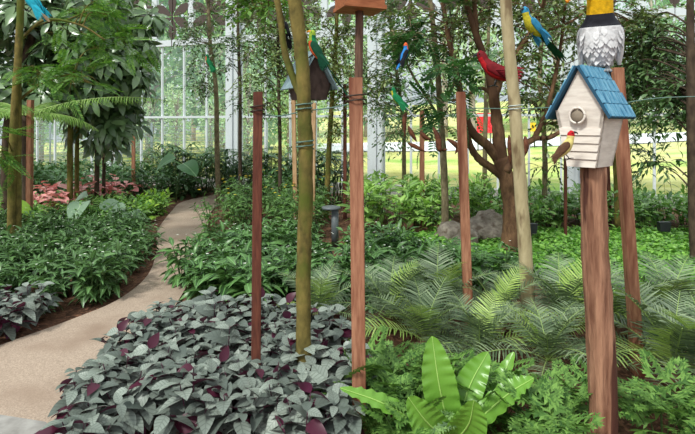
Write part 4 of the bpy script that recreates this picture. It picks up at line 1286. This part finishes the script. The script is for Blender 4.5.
slim('slim mossy trunk behind the dark birdhouse', 326, 8.8, ((329, 150), (332, 100), (336, 40), (338, -20)), [(P(330, 30, 8.6), (.45, .4, .65), 56), (P(345, 75, 8.4), (.4, .4, .5), 46), (P(322, 75, 8.6), (.4, .4, .5), 34), (P(342, 125, 8.4), (.25, .25, .3), 14)], bark='moss', leaf='small_olive', r=.05)
slim('thin trunk in front of the central white column', 404, 9.0, ((404, 165), (403, 120), (395, 60), (388, 0), (386, -20)), [(P(385, 60, 8.6), (.5, .4, .7), 70), (P(390, 15, 8.6), (.5, .4, .5), 50), (P(375, 105, 8.4), (.3, .3, .45), 34), (P(392, 128, 8.2), (.35, .3, .15), 18)], leaf='small_dark', r=.04)
slim('thin trunk between leaning stake and multi-stemmed tree', 484, 9.0, ((485, 150), (486, 100), (488, 50), (490, -20)), [(P(492, 60, 8.8), (.4, .4, .6), 34)], leaf='small_olive', r=.045)
slim('thin dark trunk left of the white birdhouse', 544, 8.2, ((545, 160), (543, 120), (540, 70), (545, 0), (547, -20)), [(P(545, 92, 8), (.4, .4, .45), 40), (P(548, 160, 7.8), (.3, .25, .2), 8), (P(560, 20, 8), (.5, .4, .6), 46)], bark='slim_bark', r=.045)
slim('thin dark stem seen under the birdhouse right of the log post', 618, 7.4, ((617, 200), (615, 150), (612, 100), (610, 20)), [(P(628, 155, 7.4), (.4, .3, .3), 10), (P(625, 60, 7.4), (.5, .4, .7), 60)], bark='moss', r=.045)
slim('dark trunk at the right edge with drooping narrow leaves', 697, 5.6, ((694, 190), (692, 120), (691, 60), (690, -20)), [(P(655, 85, 6.4), (.5, .4, .45), 64), (P(665, 45, 6.6), (.5, .4, .4), 34), (P(640, 100, 6.6), (.35, .3, .3), 30), (P(688, 105, 5.8), (.25, .3, .3), 24), (P(635, 60, 6.8), (.35, .3, .5), 40), (P(672, 160, 6.4), (.3, .3, .12), 6)], bark='dark_bark', leaf='willowy', r=.065, spec=(L_LA3, .13, 11, .4, .95, .7))
# umbrella trees
US = (L_EL, .31, 7, .45, .85, .3)
tree('umbrella_tree', 'umbrella tree with big glossy leaflets, trunk at the far left edge', [([foot(6, 8.2)] + pl(8.2, (6, 150), (14, 90), (34, 30), (40, -20)), (.07, .065, .06, .05))], [(P(30, 20, 8.2), (.7, .6, .7), 40), (P(14, 70, 8.2), (.5, .5, .5), 24), (P(40, 90, 8.4), (.5, .5, .45), 20), (P(8, 10, 8), (.4, .5, .5), 16)], M['dark_bark'], M['umbrella'], US, whorl=True)
tree('umbrella_tree', 'umbrella tree with big glossy leaflets, trunk amid the pink plants', [([foot(70, 8.6)] + pl(8.6, (70, 170), (71, 120), (76, 70), (84, 10), (88, -20)), (.05, .045, .04, .035)), ([foot(77, 8.8)] + pl(8.8, (77, 160), (79, 110), (90, 60)), (.04, .035, .03))],
     [(P(85, 25, 8.2), (.75, .6, .75), 60), (P(70, 80, 8.4), (.6, .5, .5), 40), (P(110, 55, 8.4), (.5, .5, .55), 40)], M['moss'], M['umbrella'], US, whorl=True)
tree('umbrella_tree', 'umbrella tree with big drooping leaflets next to the glass wall', [([foot(97, 9.2)] + pl(9.2, (97, 170), (98, 120), (104, 70), (112, 10), (116, -20)), (.045, .04, .038, .03)), ([foot(104, 9.4)] + pl(9.4, (104, 170), (106, 120), (118, 80)), (.035, .03, .025))],
     [(P(118, 22, 8.8), (.5, .6, .55), 40), (P(105, 100, 9.0), (.55, .5, .55), 46), (P(122, 128, 9.0), (.3, .4, .35), 18), (P(132, 40, 8.6), (.3, .4, .35), 16), (P(95, 140, 9.0), (.4, .4, .25), 14)], M['dark_bark'], M['umbrella'], US, whorl=True)
# twin trunk with feathery leaves at the far left
tree('twin_trunk_tree', 'twin yellowish mossy trunks at the left edge with feathery leaves', [([foot(11, 6.0)] + pl(6.0, (12, 180), (14, 120), (18, 60), (20.5, 10), (21, -10)), (.046, .044, .042, .04, .04)), ([foot(18, 6.05)] + pl(6.05, (18, 180), (18.5, 120), (19, 60)), (.04, .038, .03)),
     (pl(6.1, (20, 40), (45, 20), (80, 25), (105, 40)), (.018, .014, .01)), (pl(6.1, (19, 100), (40, 85), (70, 75), (95, 85)), (.018, .014, .008))],
     [(P(55, 20, 6.2), (.5, .4, .25), 10), (P(95, 30, 6.4), (.4, .4, .3), 9), (P(80, 75, 6.2), (.45, .4, .25), 13), (P(30, 80, 6.0), (.35, .4, .25), 10), (P(8, 145, 5.6), (.2, .3, .25), 12), (P(100, 5, 6.4), (.5, .4, .2), 14)], M['moss'], M['feather_leaf'], (L_COMP2, .34, 2, .2, 1.0, .35))

# tree fern
tf_ = P(24, 116, 7.0)
t = thing('tree_fern', 'tree fern with a long pale arching frond, behind the twin trunks', 'tree fern', (tf_[0], tf_[1], 0))
mb = MB(); tube(mb, [(0, 0, -.05), (.02, .02, tf_[2] * .5), (0, 0, tf_[2])], [.06, .05, .055], 12, 14, lump=.06); part('trunk', mb, M['dark_bark'], t)
for az, e0, e1, L, hang in ((D_(-88), .40, -.22, 2.25, .22), (D_(95), .5, -.5, 1.0, .3), (D_(60), .6, -.3, 1.1, .3), (D_(-150), .5, -.4, 1.1, .3), (D_(-60), .3, -.7, 1.0, .3), (D_(150), .3, -.5, 1.2, .3), (D_(0), .6, -.3, 1.2, .3)):
    lf, ra = frond_mb(L, e0, e1, 54, .23, .25, -.05, .05, 0, hang, .01, .08)
    fo = part('frond', lf, M['treefern'], t, loc=(0, 0, tf_[2])); fo.rotation_euler = (0, 0, az)
    rr_ = part('rachis', ra, M['rachis'], fo)

# hanging brown pods
def pod(label, pts, d, w=.035):
    mb = MB(); q = resample(pl(d, *pts), 12); tube(mb, q, [w * .25, w * .8, w, w * .9, w * .6, w * .1], 8)
    tag(part('seed_pod', mb, M['drypod'], None), label, 'seed pod', None)


pod('brown dry pod hanging straight down, leftmost of the pods', ((406, 112), (404.5, 120), (405, 137)), 5.4, .026)
pod('brown dry pod slanting beside the leftmost pod', ((408, 126), (412, 134), (417, 142)), 5.4, .026)
pod('brown dry pod lying lowest, almost level, under the others', ((408, 143), (416, 147), (426, 152)), 5.4, .024)
pod('small brown dry pod just above the brown stake\'s middle', ((420, 131), (425, 137), (431, 140)), 5.4, .026)
pod('brown hook-shaped pod left of the slender feathery tree', ((433, 127), (438, 138), (440, 150), (448, 149)), 5.4, .034)
pod('brown curled pod right of the slender feathery tree', ((447, 139), (455, 144), (458, 148), (455, 154)), 5.4, .03)
pod('brown dry pod hanging left of the pale trunk', ((509, 135), (510, 150), (510.5, 165)), 5.2, .028)
pod('brown dry pod hanging right of the pale trunk', ((525, 136), (526, 147), (522, 160)), 5.2, .034)

# ================================================================ ROCKS, LAMPS
def rock(label, px, py, r, seed):
    c = G(px, py); rg = np.random.default_rng(seed)
    n1, n2 = 14, 22; V = []
    ph = rg.uniform(0, 6, 8)
    for i in range(n1 + 1):
        th = PI * i / n1
        for j in range(n2):
            a = 2 * PI * j / n2
            v = A(math.sin(th) * math.cos(a), math.sin(th) * math.sin(a), math.cos(th))
            k = 1 + .16 * math.sin(3 * v[0] + ph[0]) * math.sin(2.5 * v[1] + ph[1]) + .12 * math.sin(5 * v[2] + ph[2] + 2 * v[0]) + .06 * math.sin(9 * v[1] + ph[3]) + .05 * math.sin(11 * v[0] + 7 * v[2] + ph[4])
            V.append(v * k * A(*r))
    i, j = np.meshgrid(np.arange(n1), np.arange(n2), indexing='ij'); k = (j + 1) % n2
    Q = np.stack([i * n2 + j, (i + 1) * n2 + j, (i + 1) * n2 + k, i * n2 + k], -1).reshape(-1, 4)
    mb = MB(); mb.add(V, Q)
    o = part('rock', mb, M['rock'], None); o.location = (c[0], c[1], r[2] * .55)
    tag(o, label, 'rock')


rock('brownish rock leaning at the left of the rock group', 452, 243, (.26, .22, .18), 3)
rock('pale rounded rock in front, left of the stake foot', 466, 248, (.20, .17, .15), 5)
rock('large grey rock leaning against the tree side of the group', 487, 243, (.30, .24, .27), 8)

c = G(335, 247)
t = thing('bollard_lamp', 'dark grey bollard lamp with flat round cap left of the centre stake', 'lamp', c)
mb = MB(); tube(mb, [(0, 0, 0), (0, 0, .50)], .048, 14); part('post', mb, M['lamp'], t)
mb = MB(); tube(mb, [(-.05, 0, .50), (-.05, 0, .512), (-.05, 0, .528), (-.05, 0, .535)], [.12, .125, .12, .09], 20); part('cap', mb, M['lamp'], t)


def spot(label, px, py):
    c = G(px, py); t = thing('spot_lamp', label, 'lamp', c)
    mb = MB(); tube(mb, [(0, 0, -.02), (0, 0, .14)], .018, 8); part('spike', mb, M['black'], t)
    mb = MB(); box(mb, (0, 0, .2), (.16, .08, .13), None, 0, (.8, .9)); box(mb, (0, .05, .2), (.11, .05, .09)); part('lamp_head', mb, M['black'], t, False)


spot('black spot lamp standing in the ground cover at the right', 664, 241)
spot('black spot lamp beside the pale trunk', 531, 243)

#LIGHT
# ================================================================ CAMERA AND LIGHT
cd = bpy.data.cameras.new('camera'); co = bpy.data.objects.new('camera', cd); COL.objects.link(co)
co.location = (0, 0, H); co.rotation_euler = (PI / 2, 0, 0)
cd.sensor_width = 36; cd.lens = 36 * F / 695; cd.shift_y = -(217 - HY) / 695; cd.clip_start = .05; cd.clip_end = 400
SC.camera = co
w = bpy.data.worlds.new('sky'); SC.world = w; w.use_nodes = True
nt = w.node_tree; bg = nt.nodes['Background']; bg.inputs[1].default_value = 1.0
tcw = nt.nodes.new('ShaderNodeTexCoord'); sxw = nt.nodes.new('ShaderNodeSeparateXYZ'); nt.links.new(tcw.outputs['Generated'], sxw.inputs[0])
mrw = nt.nodes.new('ShaderNodeMapRange'); mrw.inputs[1].default_value = -.05; mrw.inputs[2].default_value = .9; nt.links.new(sxw.outputs[2], mrw.inputs[0])
nt.links.new(mixc(nt, mrw.outputs[0], (.52, .55, .58, 1), (1.6, 1.64, 1.68, 1)), bg.inputs[0])
sd = bpy.data.lights.new('sun', 'SUN'); so = bpy.data.objects.new('sun', sd); COL.objects.link(so)
sd.energy = 4.4; sd.angle = D_(9); sd.color = (1, .965, .91)
so.rotation_euler = (D_(32), D_(-28), 0)
so.location = (-5, -3, 12)
SC.view_settings.view_transform = 'Standard'; SC.view_settings.look = 'None'; SC.view_settings.gamma = 1; SC.view_settings.use_curve_mapping = False
SC.view_settings.exposure = 0.3
